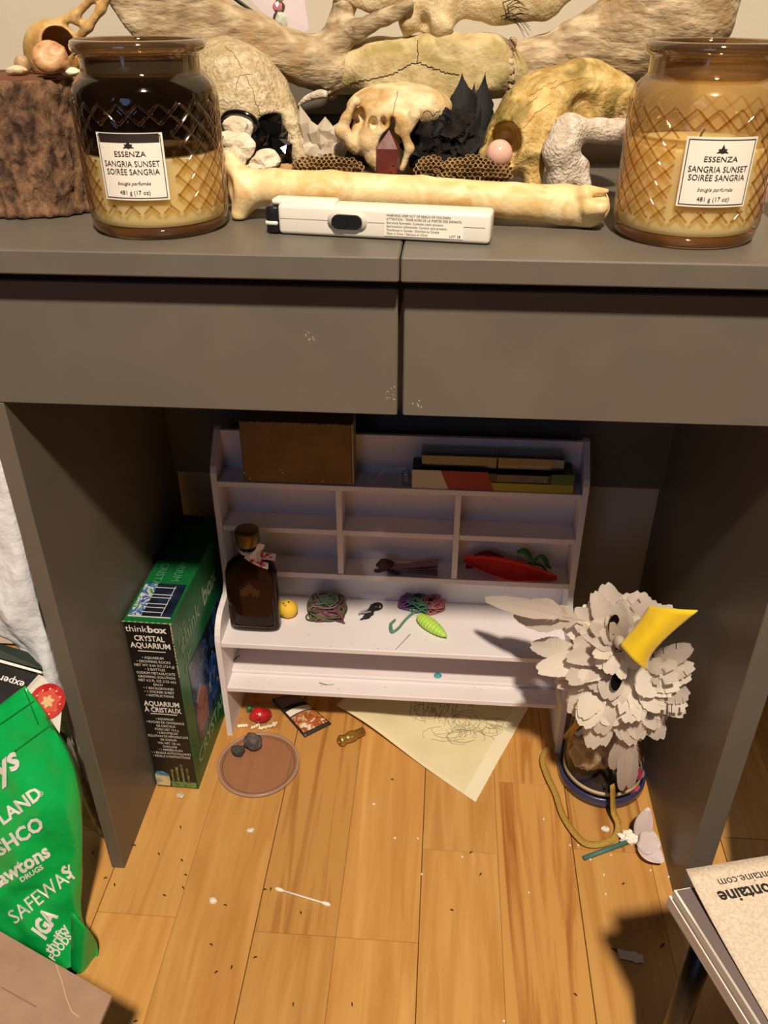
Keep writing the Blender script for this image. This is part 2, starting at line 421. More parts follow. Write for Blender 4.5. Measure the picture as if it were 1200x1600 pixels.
obj('shelf', box(xi0, 0.2055, 0.224, 0.275, 0.0840, 0.0920, 0.0008), M_white, OG)
obj('shelf_rail', box(xi0, 0.2055, 0.2535, 0.3318, 0.0921, 0.0975, 0.0008), M_white, OG)
M_smudge = mat('grime', C(150, 138, 134), 0.8)
q = []
for i in range(26):
    x, y, z = (random.uniform(-0.15, 0.16), random.uniform(0.226, 0.25), 0.1731) if i % 2 else (random.uniform(-0.22, 0.15), random.uniform(0.226, 0.25), 0.0921)
    q.append(rock((x, y, z), (random.uniform(.0006, .0022), .0005, .0001), i, 1))
obj('grime_speck', join(*q), M_smudge, OG)

# brown box standing on the organizer's top shelf
bb = thing('cardboard_box', (-0.14, 0.31, 0.3807), 'brown cardboard box with worn corners standing on top shelf of white organizer', 'box')
M_kraft = mat('kraft_brown', C(132, 98, 42), 0.6, C(116, 84, 34), 30, bump=0.03)
obj('body', box(-0.2125, -0.0745, 0.2945, 0.329, 0.3808, 0.4655, 0.0012), M_kraft, bb)
obj('side_flap', box(-0.0743, -0.0725, 0.2955, 0.328, 0.3815, 0.4650, 0.0003), mat('kraft_edge', C(178, 165, 130), 0.7), bb)
q = [rock((-0.2125 + 0.002 + 0.0067 * i + random.uniform(-.002, .002), 0.2942, 0.4652), (random.uniform(.0005, .003), .0006, .0005), i, 1) for i in range(20)]
q += [rock((x, 0.2942, z), (.0018, .0004, .0012), i, 1) for i, (x, z) in enumerate(((-0.211, 0.394), (-0.165, 0.400), (-0.162, 0.396), (-0.205, 0.386), (-0.112, 0.386)))]
obj('worn_edge', join(*q), mat('worn_paper', C(190, 175, 140), 0.8), bb)

# game box with coloured front flap, lying on the shelf
gb = thing('black_gift_carton', (0.13, 0.308, 0.3807), 'flat black box with red, cream and green front on top shelf of white organizer', 'box')
x0, x1, zf0, zf1 = 0.0005, 0.1995, 0.3808, 0.4070
obj('body', box(x0, x1, 0.2950, 0.3300, zf0, 0.4055, 0.0008), M_black, gb)
def flat(poly, y, th=0.0006): return prism(poly, 1, y - th, y)
obj('front_panel', flat([(x0, zf0), (0.046, zf0), (0.036, zf1), (x0, zf1)], 0.2948), mat('cream_print', C(205, 196, 172), 0.6), gb)
obj('front_panel', flat([(0.0462, zf0), (0.103, zf0), (0.0935, zf1), (0.0362, zf1)], 0.2948), mat('red_print', C(150, 30, 30), 0.5), gb)
obj('front_panel', flat([(0.1032, zf0), (0.1995, zf0), (0.1995, 0.3925), (0.0985, 0.3925)], 0.2948), mat('lime_print', C(160, 155, 30), 0.5), gb)
obj('front_panel', flat([(0.172, 0.3926), (0.1995, 0.3926), (0.1995, zf1), (0.172, zf1)], 0.2948), mat('leaf_green_print', C(70, 105, 30), 0.5), gb)
obj('window_strip', box(0.105, 0.168, 0.2942, 0.2949, 0.3945, 0.4045, 0.0003), mat('dark_gloss', C(40, 40, 42), 0.1, coat=0.5), gb)

# clear plastic case on top of it
M_clear = glass('clear_plastic', (0.93, 0.93, 0.92, 1), 0.08, 0.1, 1.3)
cp = thing('plastic_case', (0.11, 0.318, 0.4056), 'clear plastic case with two compartments lying on the black box', 'case')
def shell(x0, x1, y0, y1, z0, z1, t=0.0012):
    return join(box(x0, x1, y0, y1, z0, z0 + t), box(x0, x1, y0, y0 + t, z0 + t, z1), box(x0, x1, y1 - t, y1, z0 + t, z1), box(x0, x0 + t, y0 + t, y1 - t, z0 + t, z1), box(x1 - t, x1, y0 + t, y1 - t, z0 + t, z1))
obj('tray', join(shell(0.012, 0.104, 0.302, 0.330, 0.4057, 0.4230), shell(0.106, 0.186, 0.302, 0.330, 0.4057, 0.4230)), M_clear, cp)
obj('lid', box(0.010, 0.188, 0.3005, 0.3308, 0.4231, 0.4250, 0.0005), M_clear, cp)
obj('insert', join(box(0.0145, 0.101, 0.304, 0.328, 0.4072, 0.413), box(0.1085, 0.1835, 0.304, 0.328, 0.4072, 0.413)), mat('grey_insert', C(120, 112, 100), 0.4), cp)

# small glass vial with bent wire beside it
vl = thing('wire_vial', (-0.011, 0.302, 0.3807), 'small clear vial with bent silver wire left of the black box', 'vial')
obj('vial', lathe([(0.0001, 0), (0.0050, 0), (0.0050, 0.018), (0.0035, 0.019), (0.0035, 0.022), (0.0001, 0.022)], 14, (-0.0075, 0.303, 0.3808)), M_clear, vl, True)
obj('wire', tube([(-0.0075, 0.303, 0.4035), (-0.018, 0.301, 0.4045), (-0.030, 0.300, 0.4040), (-0.036, 0.299, 0.4000), (-0.042, 0.298, 0.3955)], 0.0006, 5, 14), mat('silver_wire', C(215, 212, 205), 0.25, metal=0.9), vl)

# ------------------------------------------------------------------ things in the cubbies
pk = thing('pink_tassel', (0.0, 0.305, 0.2434), 'dusty pink ribbon tassel with dark knot in middle lower cubby', 'tassel')
P = lambda x, y, Y: U(x, y, Y=Y)
z0 = 0.2436
M_pinkf = mat('dusty_pink_cloth', C(168, 128, 138), 0.8, C(140, 100, 115), 60, stretch=(0.3, 1, 1))
for i in range(5):
    obj('ribbon', grid(lambda u, v, i=i: (-0.025 + 0.062 * u, 0.305 + 0.010 * (v - 0.5) * (1 + 0.5 * math.sin(3 * u)) + 0.003 * (i - 2) * u, z0 + 0.003 + 0.0022 * i + 0.004 * math.sin(PI * u + i) * (0.4 + 0.6 * v)), 12, 4, 0.0005), M_pinkf, pk, True)
obj('knot', join(rock((-0.034, 0.305, z0 + 0.0105), (0.011, 0.008, 0.008), 3), tube([(-0.03, 0.303, z0 + 0.006), (-0.043, 0.30, z0 + 0.003), (-0.047, 0.298, z0 + 0.005)], 0.0022, 6, 8), tube([(-0.03, 0.302, z0 + 0.005), (-0.022, 0.298, z0 + 0.002), (-0.014, 0.298, z0 + 0.002)], 0.002, 6, 8)), mat('maroon_cloth', C(72, 40, 46), 0.8), pk, True)

rd = thing('red_felt_leaf', (0.135, 0.30, 0.2434), 'bright red felt pod with scalloped lip in the lower right cubby', 'felt craft')
M_red = mat('red_felt', C(215, 42, 36), 0.85, C(196, 32, 28), 40, sheen=0.3)
def podf(u, v):
    x = 0.071 + 0.125 * u; w = math.sin(PI * (0.06 + 0.9 * u)) ** 0.8
    z = z0 + 0.031 - 0.026 * u + 0.004 * math.sin(PI * u) - w * 0.020 * math.sin(PI * v * 0.5)
    y = 0.300 - w * 0.008 * v + .010 * (1 - v) * w
    return (x, y + 0.0006 * math.sin(40 * u), max(z - 0.004 * (1 - abs(2 * v - 1)), z0 + 0.0012))
obj('pod', grid(podf, 26, 8, 0.0012), M_red, rd, True)
obj('lip', tube([podf(t, 0.0) + A(0, -0.0010, 0.0008 * math.sin(90 * t)) for t in np.linspace(0, 1, 30)], [0.0012 + 0.0016 * math.sin(PI * t) for t in np.linspace(0, 1, 30)], 6), mat('orange_red_felt', C(236, 62, 44), 0.8), rd, True)
obj('fold', grid(lambda u, v: (0.075 + 0.075 * u, 0.316 + 0.003 * math.sin(7 * u), z0 + 0.001 + v * (0.027 + 0.004 * math.sin(5 * u)) * math.sin(PI * (0.15 + 0.75 * u))), 10, 4, 0.0012), mat('dark_red_felt', C(112, 24, 22), 0.9), rd, True)
gl = thing('green_felt_curl', (0.17, 0.318, 0.2434), 'curled green leaf strip behind the red felt pod', 'felt craft')
M_leaf = mat('green_felt', C(52, 122, 50), 0.8, C(34, 92, 36), 50)
obj('curl', tube([(0.142, 0.314, z0 + 0.033), (0.150, 0.313, z0 + 0.036), (0.156, 0.312, z0 + 0.031), (0.160, 0.312, z0 + 0.024), (0.165, 0.312, z0 + 0.018), (0.169, 0.314, z0 + 0.015)], [.0025, .0045, .0042, .003, .0026, .0012], 7, 20), M_leaf, gl, True)
obj('curl', tube([(0.166, 0.316, z0 + 0.021), (0.174, 0.315, z0 + 0.027), (0.180, 0.314, z0 + 0.022), (0.184, 0.315, z0 + 0.012), (0.189, 0.316, z0 + 0.008)], [.0018, .0035, .0035, .0028, .001], 7, 18), M_leaf, gl, True)
obj('stem', tube([(0.151, 0.322, z0 + 0.001), (0.160, 0.321, z0 + 0.012), (0.176, 0.318, z0 + 0.010), (0.184, 0.318, z0 + 0.0015)], 0.0016, 6, 14), M_leaf, gl, True)

# ------------------------------------------------------------------ on the wide shelf (z = 0.173)
ZS = 0.1732
bo = thing('syrup_bottle', (-0.207, 0.262, ZS), 'dark brown flat glass bottle with gold cap and maple leaf ribbon on white shelf', 'bottle')
M_syr = mat('syrup_glass', C(34, 11, 7), 0.12, C(24, 8, 6), 14, spec=0.22)
def bottle():
    sec = [(0, .030, .011), (.0015, .0335, .0135), (.006, .0345, .0145), (.075, .0345, .0145), (.092, .0335, .0142), (.104, .030, .0135), (.113, .022, .0125), (.119, .014, .0115), (.123, .0115, .0108), (.136, .0110, .0108)]
    V, F, n = [], [], 40
    for z, a, b in sec:
        for k in range(n):
            t = 2 * PI * k / n; e = 0.55 if a > 0.02 else 0.55 + 0.45 * min(1, (0.02 - a) / 0.008 + 0.01)
            c_, s_ = math.cos(t), math.sin(t)
            V.append((-0.207 + a * math.copysign(abs(c_) ** e, c_), 0.262 + b * math.copysign(abs(s_) ** e, s_), ZS + z))
    for i in range(len(sec) - 1):
        for k in range(n): F.append((i * n + k, i * n + (k + 1) % n, (i + 1) * n + (k + 1) % n, (i + 1) * n + k))
    F.append(list(range(n))[::-1]); F.append([(len(sec) - 1) * n + k for k in range(n)])
    return V, F
bg = obj('glass_body', bottle(), M_syr, bo, True)
M_emb = mat('embossed_glass', C(52, 24, 13), 0.2, spec=0.5)
leaf = [(0, 0), (.2, -.05), (.22, -.28), (.5, -.16), (.62, -.3), (.8, -.12), (1.0, -.16), (.86, .12), (1.0, .3), (.6, .36), (.66, .52), (.36, .46), (.3, .8), (.14, .66), (0, 1.0)]
leaf = leaf + [(-x, y) for x, y in leaf[-2:0:-1]]
obj('embossed_leaf', prism([(-0.207 + x * 0.014, ZS + 0.066 + y * 0.020) for x, y in leaf], 1, 0.2468, 0.2474), M_emb, bo)
obj('embossed_frame', join(tube([(-0.236, 0.2472, ZS + 0.012), (-0.236, 0.2472, ZS + 0.060)], 0.0006, 5), tube([(-0.178, 0.2472, ZS + 0.012), (-0.178, 0.2472, ZS + 0.060)], 0.0006, 5), tube([(-0.236, 0.2472, ZS + 0.010), (-0.178, 0.2472, ZS + 0.010)], 0.0006, 5)), M_emb, bo)
M_gold = mat('dull_gold', C(128, 100, 34), 0.4, metal=0.5)
obj('cap', lathe([(.0001, 0), (.0152, 0), (.0156, .0015), (.0156, .0185), (.0146, .0205), (.0001, .0208)], 40, (-0.207, 0.262, ZS + 0.1362), rf=lambda a, z, r: (0.0003 * math.cos(40 * a) if .002 < z < .018 and r > .01 else 0)), M_gold, bo, True)
M_rib = mat('maple_ribbon', C(238, 226, 222), 0.6, C(200, 40, 46), 120, lo=0.56, hi=0.6)
def ribbon(pts, w, nrm, th=0.0005, steps=16):
    c = spline(pts, steps); nrm = A(*nrm)
    def fn(u, v):
        i = min(int(round(u * steps)), steps); t = c[min(i + 1, steps)] - c[max(i - 1, 0)]; s = np.cross(t, nrm); s /= np.linalg.norm(s) + 1e-9
        return c[i] + s * w * (v - 0.5)
    return grid(fn, steps, 2, th)
rb = obj('ribbon', join(ribbon([(-0.207, 0.2455, ZS + 0.128), (-0.197, 0.2440, ZS + 0.122), (-0.186, 0.243, ZS + 0.117), (-0.178, 0.241, ZS + 0.116)], 0.009, (0, -1, 0.2)),
             ribbon([(-0.200, 0.2435, ZS + 0.125), (-0.190, 0.2420, ZS + 0.137), (-0.184, 0.241, ZS + 0.150)], 0.009, (0.2, -1, 0)),
             ribbon([(-0.192, 0.2415, ZS + 0.130), (-0.180, 0.2390, ZS + 0.133), (-0.167, 0.238, ZS + 0.132)], 0.010, (0, -1, 0.2)),
             lathe([(.0118, .124), (.0122, .1265), (.0118, .129)], 24, (-0.207, 0.262, ZS))), M_rib, bo)
M_mapler = mat('maple_red', C(200, 30, 38), 0.6)
sm = [(x * 0.0022, y * 0.003) for x, y in leaf]
obj('printed_leaf', join(*[prism([(cx + x, cz + y) for x, y in sm], 1, cy - 0.0003, cy) for cx, cy, cz in ((-0.173, 0.2378, ZS + 0.1308), (-0.180, 0.2385, ZS + 0.1315), (-0.184, 0.2418, ZS + 0.1155), (-0.191, 0.2428, ZS + 0.1185))]), M_mapler, rb)

ck = thing('yellow_chick', (-0.162, 0.285, ZS), 'round yellow chick ball with dot eyes beside the brown bottle', 'toy')
M_yel = mat('yellow_soft', C(238, 196, 60), 0.7)
c0 = U(449, 946, Y=0.285); r0 = 0.0135
obj('body', rock((-0.1665, 0.285, ZS + 0.0132), (r0, 0.0125, r0), 1, 3, 0.0), M_yel, ck, True)
ctree = bvh(ck.children[0])
for ex, ey in ((451, 941), (443, 943)):
    p = hit(ctree, ex, ey)
    if p is not None: obj('eye', rock(p, 0.0012, 1, 2, 0), M_black, ck, True)
p = hit(ctree, 446, 946)
if p is not None: obj('beak', rock(p, (0.0016, 0.0016, 0.001), 2, 2, 0), mat('orange_beak', C(220, 120, 40), 0.6), ck, True)

def yarn(c, r, n, seed, rad=0.0011, flat=0.45, steps=90):
    rd_ = random.Random(seed); pts = []
    ph = [rd_.uniform(0, 6) for _ in range(6)]
    for i in range(steps):
        t = i / steps * n * 2 * PI; k = 0.72 + 0.28 * math.sin(0.37 * t + ph[0])
        pts.append((c[0] + r[0] * k * math.cos(t + 0.5 * math.sin(0.31 * t + ph[1])), c[1] + r[1] * k * math.sin(t * 1.03 + ph[2]), max(c[2] + r[2] * (0.5 + 0.5 * math.sin(0.83 * t + ph[3])) , ZS + rad)))
    return tube(pts, rad, 5, steps * 2)
yb = thing('yarn_bundle', (-0.105, 0.265, ZS), 'oval tangle of purple and green yarn beside the yellow chick', 'yarn')
yc = U(510, 957, Z=ZS)
cols = [C(96, 104, 66), C(124, 70, 92), C(92, 80, 58), C(142, 108, 118), C(84, 110, 84)]
for i, c in enumerate(cols):
    obj('strand', yarn((yc[0] + random.uniform(-.003, .003), yc[1] + random.uniform(-.003, .003), ZS + 0.001), (0.0275 - 0.003 * i, 0.026 - 0.003 * i, 0.011 + 0.0028 * i), 15, 20 + i, 0.0011, steps=190), mat('yarn_%d' % i, c, 0.9, tuple(x * 0.7 for x in c[:3]) + (1,), 300), yb, True)
obj('core', rock((yc[0], yc[1], ZS + 0.0075), (0.023, 0.021, 0.0095), 5), mat('yarn_core', C(98, 84, 72), 0.9, C(130, 90, 104), 80, bump=0.4, bscale=400), yb, True)

yk = thing('black_yarn_scrap', (-0.052, 0.265, ZS), 'small scrap of black and white yarn on the white shelf', 'yarn')
yc = U(580, 957, Z=ZS)
M_yblack = mat('yarn_black', C(38, 36, 38), 0.9); M_ygrey = mat('yarn_grey', C(168, 162, 160), 0.9)
for i, (dx, dy) in enumerate(((0.006, 0.010), (0.002, 0.002), (-0.008, -0.003), (-0.004, -0.012))):
    obj('strand', yarn((yc[0] + dx, yc[1] + dy, ZS + 0.0006), (0.0085, 0.0065, 0.005), 2.6, 40 + i, 0.0013, steps=40), M_yblack if i != 2 else M_ygrey, yk, True)
obj('strand', tube([yc + A(-.004, -.004, .003), yc + A(.003, .004, .004), yc + A(-.001, .014, .003), yc + A(.008, .013, .002)], 0.001, 5, 20), M_yblack, yk, True)

yr = thing('crochet_scrap', (0.028, 0.27, ZS), 'knotted green, purple and red yarn crochet scrap around the lime grub', 'yarn')
yc = U(655, 950, Z=ZS)
for i, (dx, dy, c, rr) in enumerate(((-0.014, 0.014, C(140, 84, 150), .010), (-0.006, 0.004, C(72, 132, 112), .012), (0.004, 0.022, C(52, 52, 48), .010), (0.016, 0.006, C(176, 96, 104), .012), (0.012, 0.018, C(150, 84, 110), .010), (-0.008, 0.024, C(44, 46, 44), .008), (0.024, -0.006, C(190, 120, 120), .010), (-0.018, 0.002, C(130, 78, 140), .009), (0.002, -0.004, C(84, 140, 118), .010))):
    obj('strand', yarn((yc[0] + dx, yc[1] + dy, ZS + 0.0006), (rr * 1.25, rr * 1.1, .013), 10, 60 + i, 0.0010, steps=130), mat('crochet_%d' % i, c, 0.9, tuple(x * .75 for x in c[:3]) + (1,), 300), yr, True)
q = [U(x, y, Z=ZS + 0.002) for x, y in ((654, 952), (640, 962), (630, 972), (622, 982), (612, 988), (610, 976), (616, 970))]
M_ygreen = mat('yarn_sage', C(96, 140, 122), 0.9)
obj('tail', join(tube(q, 0.0019, 6, 24), tube([p + A(.0012, .0012, .0012) for p in q], 0.0015, 6, 24)), M_ygreen, yr, True)

gr = thing('lime_grub', (0.04, 0.25, ZS), 'ribbed lime green plastic grub lying on the white shelf', 'toy')
a, b = U(655, 964, Z=ZS + 0.008), U(697, 995, Z=ZS + 0.006)
V, F = [], []; n, k = 60, 18; d = b - a; L = np.linalg.norm(d); d /= L; s = np.cross(d, A(0, 0, 1)); s /= np.linalg.norm(s); w = np.cross(s, d)
prf = [(max(.0004, 0.0098 * math.sin(PI * (0.06 + 0.93 * t) ** 0.8) ** 0.55 * (1 + 0.06 * math.cos(2 * PI * 10 * t))), t) for t in np.linspace(0, 1, n)]
for r, t in prf:
    for j in range(k): V.append(a + d * L * t + r * (math.cos(2 * PI * j / k) * s + 0.78 * math.sin(2 * PI * j / k) * w))
for i in range(n - 1):
    for j in range(k): F.append((i * k + j, i * k + (j + 1) % k, (i + 1) * k + (j + 1) % k, (i + 1) * k + j))
F += [list(range(k))[::-1], [(n - 1) * k + j for j in range(k)]]
V = np.array(V); V[:, 2] += ZS + 0.0002 - V[:, 2].min()
obj('body', (V, F), mat('lime_plastic', C(178, 222, 88), 0.5), gr, True)
obj('tail_tip', rock(V[-k:].mean(0) + d * .0008, (.0012, .0012, .0010), 2, 2, 0), mat('lime_tip', C(160, 200, 90), 0.5), gr, True)

tag(obj('sewing_needle', tube([U(641, 991, Z=ZS + .0004), U(618, 1015, Z=ZS + .0004)], [.0005, .0003], 6), mat('steel', C(110, 108, 106), 0.3, metal=0.8)), 'thin dark needle lying diagonally on the front of the white shelf', 'needle')
tag(obj('blue_gem', lathe([(.0001, 0), (.0052, 0), (.0056, .0008), (.0045, .0022), (.0001, .0028)], 20, tuple(U(684, 1056, Z=.0977))), mat('teal_gem', C(70, 165, 180), 0.25), smooth=True), 'small teal disc on the lowest white shelf', 'gem')
tag(obj('hair_pin', tube([U(499, 1067, Z=.0926), U(510, 1070, Z=.0926), U(522, 1069, Z=.0926)], .0006, 5, 8), M_black), 'short black pin lying on the lowest white shelf', 'pin')
tag(obj('dark_bristle', tube([U(362, 1034, Z=.0992), U(369, 1028, Z=.103), U(375, 1024, Z=.106)], .0008, 5, 8), M_black), 'dark bristle in left corner of the lowest white shelf', 'bristle')

# ------------------------------------------------------------------ crystal kit box (left, under the desk)
kb = thing('crystal_kit_box', (-0.297, 0.245, 0), 'tall green and black crystal aquarium kit box beside left desk leg', 'box')
rzb = -0.022; c_, s_ = math.cos(rzb), math.sin(rzb)
BX, BY = A(c_, s_, 0), A(-s_, c_, 0); BO = A(-0.3285, 0.1255, 0); BW, BD, BH = 0.0575, 0.236, 0.285
def kbf(vf): return frame(vf, BO, BX, BY, A(0, 0, 1))
M_kgreen = mat('box_green', C(22, 118, 62), 0.4, C(16, 98, 50), 12)
obj('carton', kbf(box(0, BW, 0, BD, 0.0005, BH, 0.0008)), M_kgreen, kb)
M_kblack = mat('box_black_print', C(20, 19, 20), 0.4)
obj('front_print', kbf(box(0.0008, BW - 0.0008, -0.0004, 0.0, 0.002, BH - 0.0015)), M_kblack, kb)
obj('torn_edge', kbf(join(*[rock((BW - .0004 * random.random(), -0.0003, BH - 0.002 - 0.30 * BH * i / 16), (.0008, .0006, random.uniform(.001, .004)), i, 1) for i in range(16)], *[rock((x, -0.0003, BH), (random.uniform(.001, .004), .0006, .0006), 3, 1) for x in np.linspace(0.001, BW, 9)])), mat('torn_card', C(196, 180, 140), 0.9), kb)
def photo(name, stops, scale, seed, stretch=(1, 1, 1), rough=0.3):
    """a printed picture: soft patches of the given colours"""
    M = bpy.data.materials.new(name); M.use_nodes = True; nt = M.node_tree; b = nt.nodes['Principled BSDF']; b.inputs['Roughness'].default_value = rough
    tc = nt.nodes.new('ShaderNodeTexCoord'); mp = nt.nodes.new('ShaderNodeMapping'); n = nt.nodes.new('ShaderNodeTexNoise'); r = nt.nodes.new('ShaderNodeValToRGB')
    mp.inputs['Scale'].default_value = stretch; mp.inputs['Location'].default_value = (seed, seed * 2, seed)
    n.inputs['Scale'].default_value = scale; n.inputs['Detail'].default_value = 3; n.inputs['Distortion'].default_value = 0.8
    L = nt.links.new; L(tc.outputs['Object'], mp.inputs[0]); L(mp.outputs[0], n.inputs[0]); L(n.outputs[0], r.inputs[0]); L(r.outputs[0], b.inputs[0])
    e = r.color_ramp.elements; e[0].position, e[0].color = stops[0]; e[1].position, e[1].color = stops[-1]
    for p, c in stops[1:-1]: q = e.new(p); q.color = c
    return M
M_pic = photo('kit_photo', [(0.30, C(10, 12, 16)), (0.46, C(14, 22, 40)), (0.54, C(40, 90, 160)), (0.60, C(30, 40, 60)), (0.68, C(90, 110, 120))], 40, 1.7)
M_pic2 = photo('kit_photo_strip', [(0.34, C(220, 220, 120)), (0.42, C(60, 120, 190)), (0.5, C(40, 70, 130)), (0.56, C(210, 220, 225)), (0.66, C(70, 140, 70))], 90, 4.1)
# printed pictures on the top face
obj('top_photo', kbf(box(0.003, BW - 0.003, 0.010, 0.075, BH, BH + 0.0004)), mat('photo_dark', C(16, 18, 26), 0.3, C(34, 46, 74), 50), kb)
obj('top_photo_crystals', kbf(box(0.0035, 0.019, 0.011, 0.074, BH + 0.0004, BH + 0.0007)), M_pic2, kb)
obj('top_photo_lines', kbf(join(*[box(0.016 + .002 * math.sin(9 * y), 0.040 + .004 * math.sin(31 * y), y, y + 0.0007, BH + .0005, BH + .0008) for y in (.018, .027, .034, .046, .052, .066)], box(0.042, 0.0426, 0.012, 0.07, BH + .0005, BH + .0008), box(.003, BW - .003, 0.0095, 0.0105, BH, BH + .0006))), M_wink, kb)
def put(name, s, size, o, ux, uy, parent, material, align='CENTER', **k):
    v = text(s, size, align, **k)
    if len(v[0]) == 0: return
    nrm = np.cross(A(*ux), A(*uy)); return obj(name, frame((np.c_[v[0][:, :2], np.full(len(v[0]), 0.00025)], v[1]), o, ux, uy, nrm), material, parent)
FX, FZ = BX, A(0, 0, 1); fo = BO - BY * 0.0004
def front(s, size, z, x=BW / 2, **k): put('lettering', s, size, fo + FX * x + FZ * z, FX, FZ, kb, M_wink, **k)
front('think', 0.0135, BH - 0.0145, 0.0018, align='LEFT', sx=0.95)
front('box', 0.0135, BH - 0.0145, 0.0285, align='LEFT', bold=0.035, sx=1.06)
front('CRYSTAL', 0.0115, BH - 0.028, bold=0.02, sx=0.78)
front('AQUARIUM', 0.0115, BH - 0.039, bold=0.02, sx=0.82)
for z_ in (BH - .0445, BH - .148): obj('printed_rule', kbf(box(.012, .046, -.0008, -.0004, z_, z_ + .0007)), M_wink, kb)
for i, s in enumerate(['• AQUARIUM', '• GROWING ROCKS', 'NET WT 0.44 OZ (12.4 g)', '• 2 BOTTLES', 'SODIUM METASILICATE', 'GROWING SOLUTION', 'NET 4.2 FL OZ (125 mL)', 'EACH', '• 1 BACKGROUND', '• 1 STICKER SHEET', '• INSTRUCTIONS']):
    front(s, 0.0056, BH - 0.056 - 0.0062 * i, sx=0.82)
front('AQUARIUM', 0.0115, BH - 0.134, bold=0.02, sx=0.76)
front('À CRISTAUX', 0.0115, BH - 0.1445, bold=0.02, sx=0.72)
for i, s in enumerate(['• AQUARIUM', '• ROCHES DE CROISSANCE', 'DE CRISTAUX', 'POIDS NET 12,4 g', '• 2 BOUTEILLES', 'SOLUTION DE MÉTASILICATE', 'DE SODIUM', 'VOL NET 125 mL', 'CHACUNE', '• 1 ARRIÈRE-PLAN', '• 1 FEUILLE AUTOCOLLANTS', '• FEUILLE D’INSTRUCTIONS']):
    front(s, 0.0056, BH - 0.158 - 0.0062 * i, sx=0.72)
# crystals and blue stone printed at the foot of the front
obj('printed_crystal', kbf(join(*[prism([(x, .012), (x + .0022, .012), (x + .003, h), (x - .0006, h)], 1, -.0008, -.0004) for x, h in ((.024, .036), (.031, .042), (.038, .047), (.045, .040))])), photo('crystal_print', [(0.3, C(30, 40, 22)), (0.55, C(96, 104, 60)), (0.7, C(150, 160, 110))], 120, 2.2), kb)
obj('printed_moss', kbf(box(0.022, BW - .002, -.0008, -.0004, .003, .013)), photo('moss_print', [(0.3, C(34, 70, 40)), (0.5, C(120, 150, 80)), (0.7, C(70, 110, 90))], 160, 3.2), kb)
obj('printed_stone', kbf(prism([(.001, .004), (.019, .004), (.0205, .012), (.020, .026), (.013, .031), (.004, .031), (.001, .025)], 1, -.0009, -.0005)), photo('stone_print', [(0.3, C(44, 90, 150)), (0.45, C(214, 204, 150)), (0.55, C(60, 120, 170)), (0.7, C(40, 130, 110))], 60, 5.2, (0.4, 1, 1)), kb)
# right side face
SX, SZ = BY, A(0, 0, 1); so = BO + BX * (BW + 0.0002)
obj('side_photo', frame(join(box(0.03, 0.23, 0.055, 0.19, 0, 0.0003)), so, SX, SZ, BX), M_pic, kb)
obj('side_photo_coral', frame(join(prism([(.035, .07), (.075, .065), (.082, .11), (.06, .135), (.04, .12)], 2, .0003, .0006)), so, SX, SZ, BX), photo('coral_print', [(0.3, C(60, 50, 46)), (0.5, C(160, 74, 60)), (0.66, C(120, 110, 100))], 120, 6.3), kb)
obj('side_photo_glow', frame(prism([(.085, .07), (.13, .068), (.135, .12), (.12, .14), (.11, .12), (.10, .125), (.09, .10)], 2, .0003, .0006), so, SX, SZ, BX), photo('glow_print', [(0.3, C(200, 190, 60)), (0.45, C(40, 90, 170)), (0.6, C(20, 60, 130))], 70, 8.3), kb)
obj('side_scuff', frame(join(*[rock((random.uniform(.002, .045), random.uniform(.19, .26), .0002), (random.uniform(.001, .006), random.uniform(.001, .008), .0002), i, 1) for i in range(26)]), so, SX, SZ, BX), mat('scuff', C(120, 150, 120), 0.8), kb)
put('lettering', 'think', 0.040, so + SX * 0.022 + SZ * 0.222, SX, SZ, kb, mat('faded_ink', C(150, 176, 150), 0.7), 'LEFT', sx=0.9)
put('lettering', 'box', 0.040, so + SX * 0.112 + SZ * 0.222, SX, SZ, kb, bpy.data.materials['faded_ink'], 'LEFT', bold=0.03)
put('lettering', 'CRYSTAL', 0.030, so + SX * 0.016 + SZ * 0.028, SX, SZ, kb, bpy.data.materials['faded_ink'], 'LEFT', bold=0.02)
put('lettering', 'AQUARIUM', 0.026, so + SX * 0.070 + SZ * 0.062, SX, SZ, kb, bpy.data.materials['faded_ink'], 'LEFT', bold=0.02)
M_dimink = mat('green_ink', C(84, 140, 106), 0.6)
put('lettering', 'AQUARIUM À CRISTAUX', 0.0145, BO + BX * 0.010 + BY * 0.212 + A(0, 0, BH), -BY, BX, kb, M_dimink, 'LEFT')
put('lettering', 'CRYSTAL AQUARIUM', 0.0145, BO + BX * 0.032 + BY * 0.220 + A(0, 0, BH), -BY, BX, kb, M_dimink, 'LEFT')

# ------------------------------------------------------------------ things on the floor
M_frost = glass('frosted_plastic', (0.90, 0.82, 0.76, 1), 0.3, 0.25, 0.5, C(214, 184, 168), 0.13)
ld = thing('frosted_disc', (-0.199, 0.172, 0), 'round frosted clear plastic lid lying flat on the wood floor', 'lid')
lc = A(-0.1995, 0.1715, 0.0005); lr = 0.0565
obj('disc', lathe([(.0001, 0), (lr - .004, 0), (lr - .004, .0014), (.0001, .0014)], 56, lc), M_frost, ld)
M_frim = glass('frosted_rim', (0.92, 0.86, 0.82, 1), 0.3, 0.2, 0.6, C(226, 206, 196), 0.24)
obj('rim', lathe([(lr - .0039, 0), (lr, 0), (lr, .0042), (lr - .0012, .005), (lr - .0030, .0048), (lr - .0039, .0036)], 56, lc, closed=True), M_frim, ld, True)
obj('ring', lathe([(lr - .0075, .0014), (lr - .0062, .0014), (lr - .0068, .0021)], 56, lc, closed=True), M_frost, ld, True)
M_st = mat('dark_pebble', C(74, 66, 64), 0.8, C(112, 98, 96), 160, bump=0.5, bscale=300)
p = U(395, 1160, Z=.011)
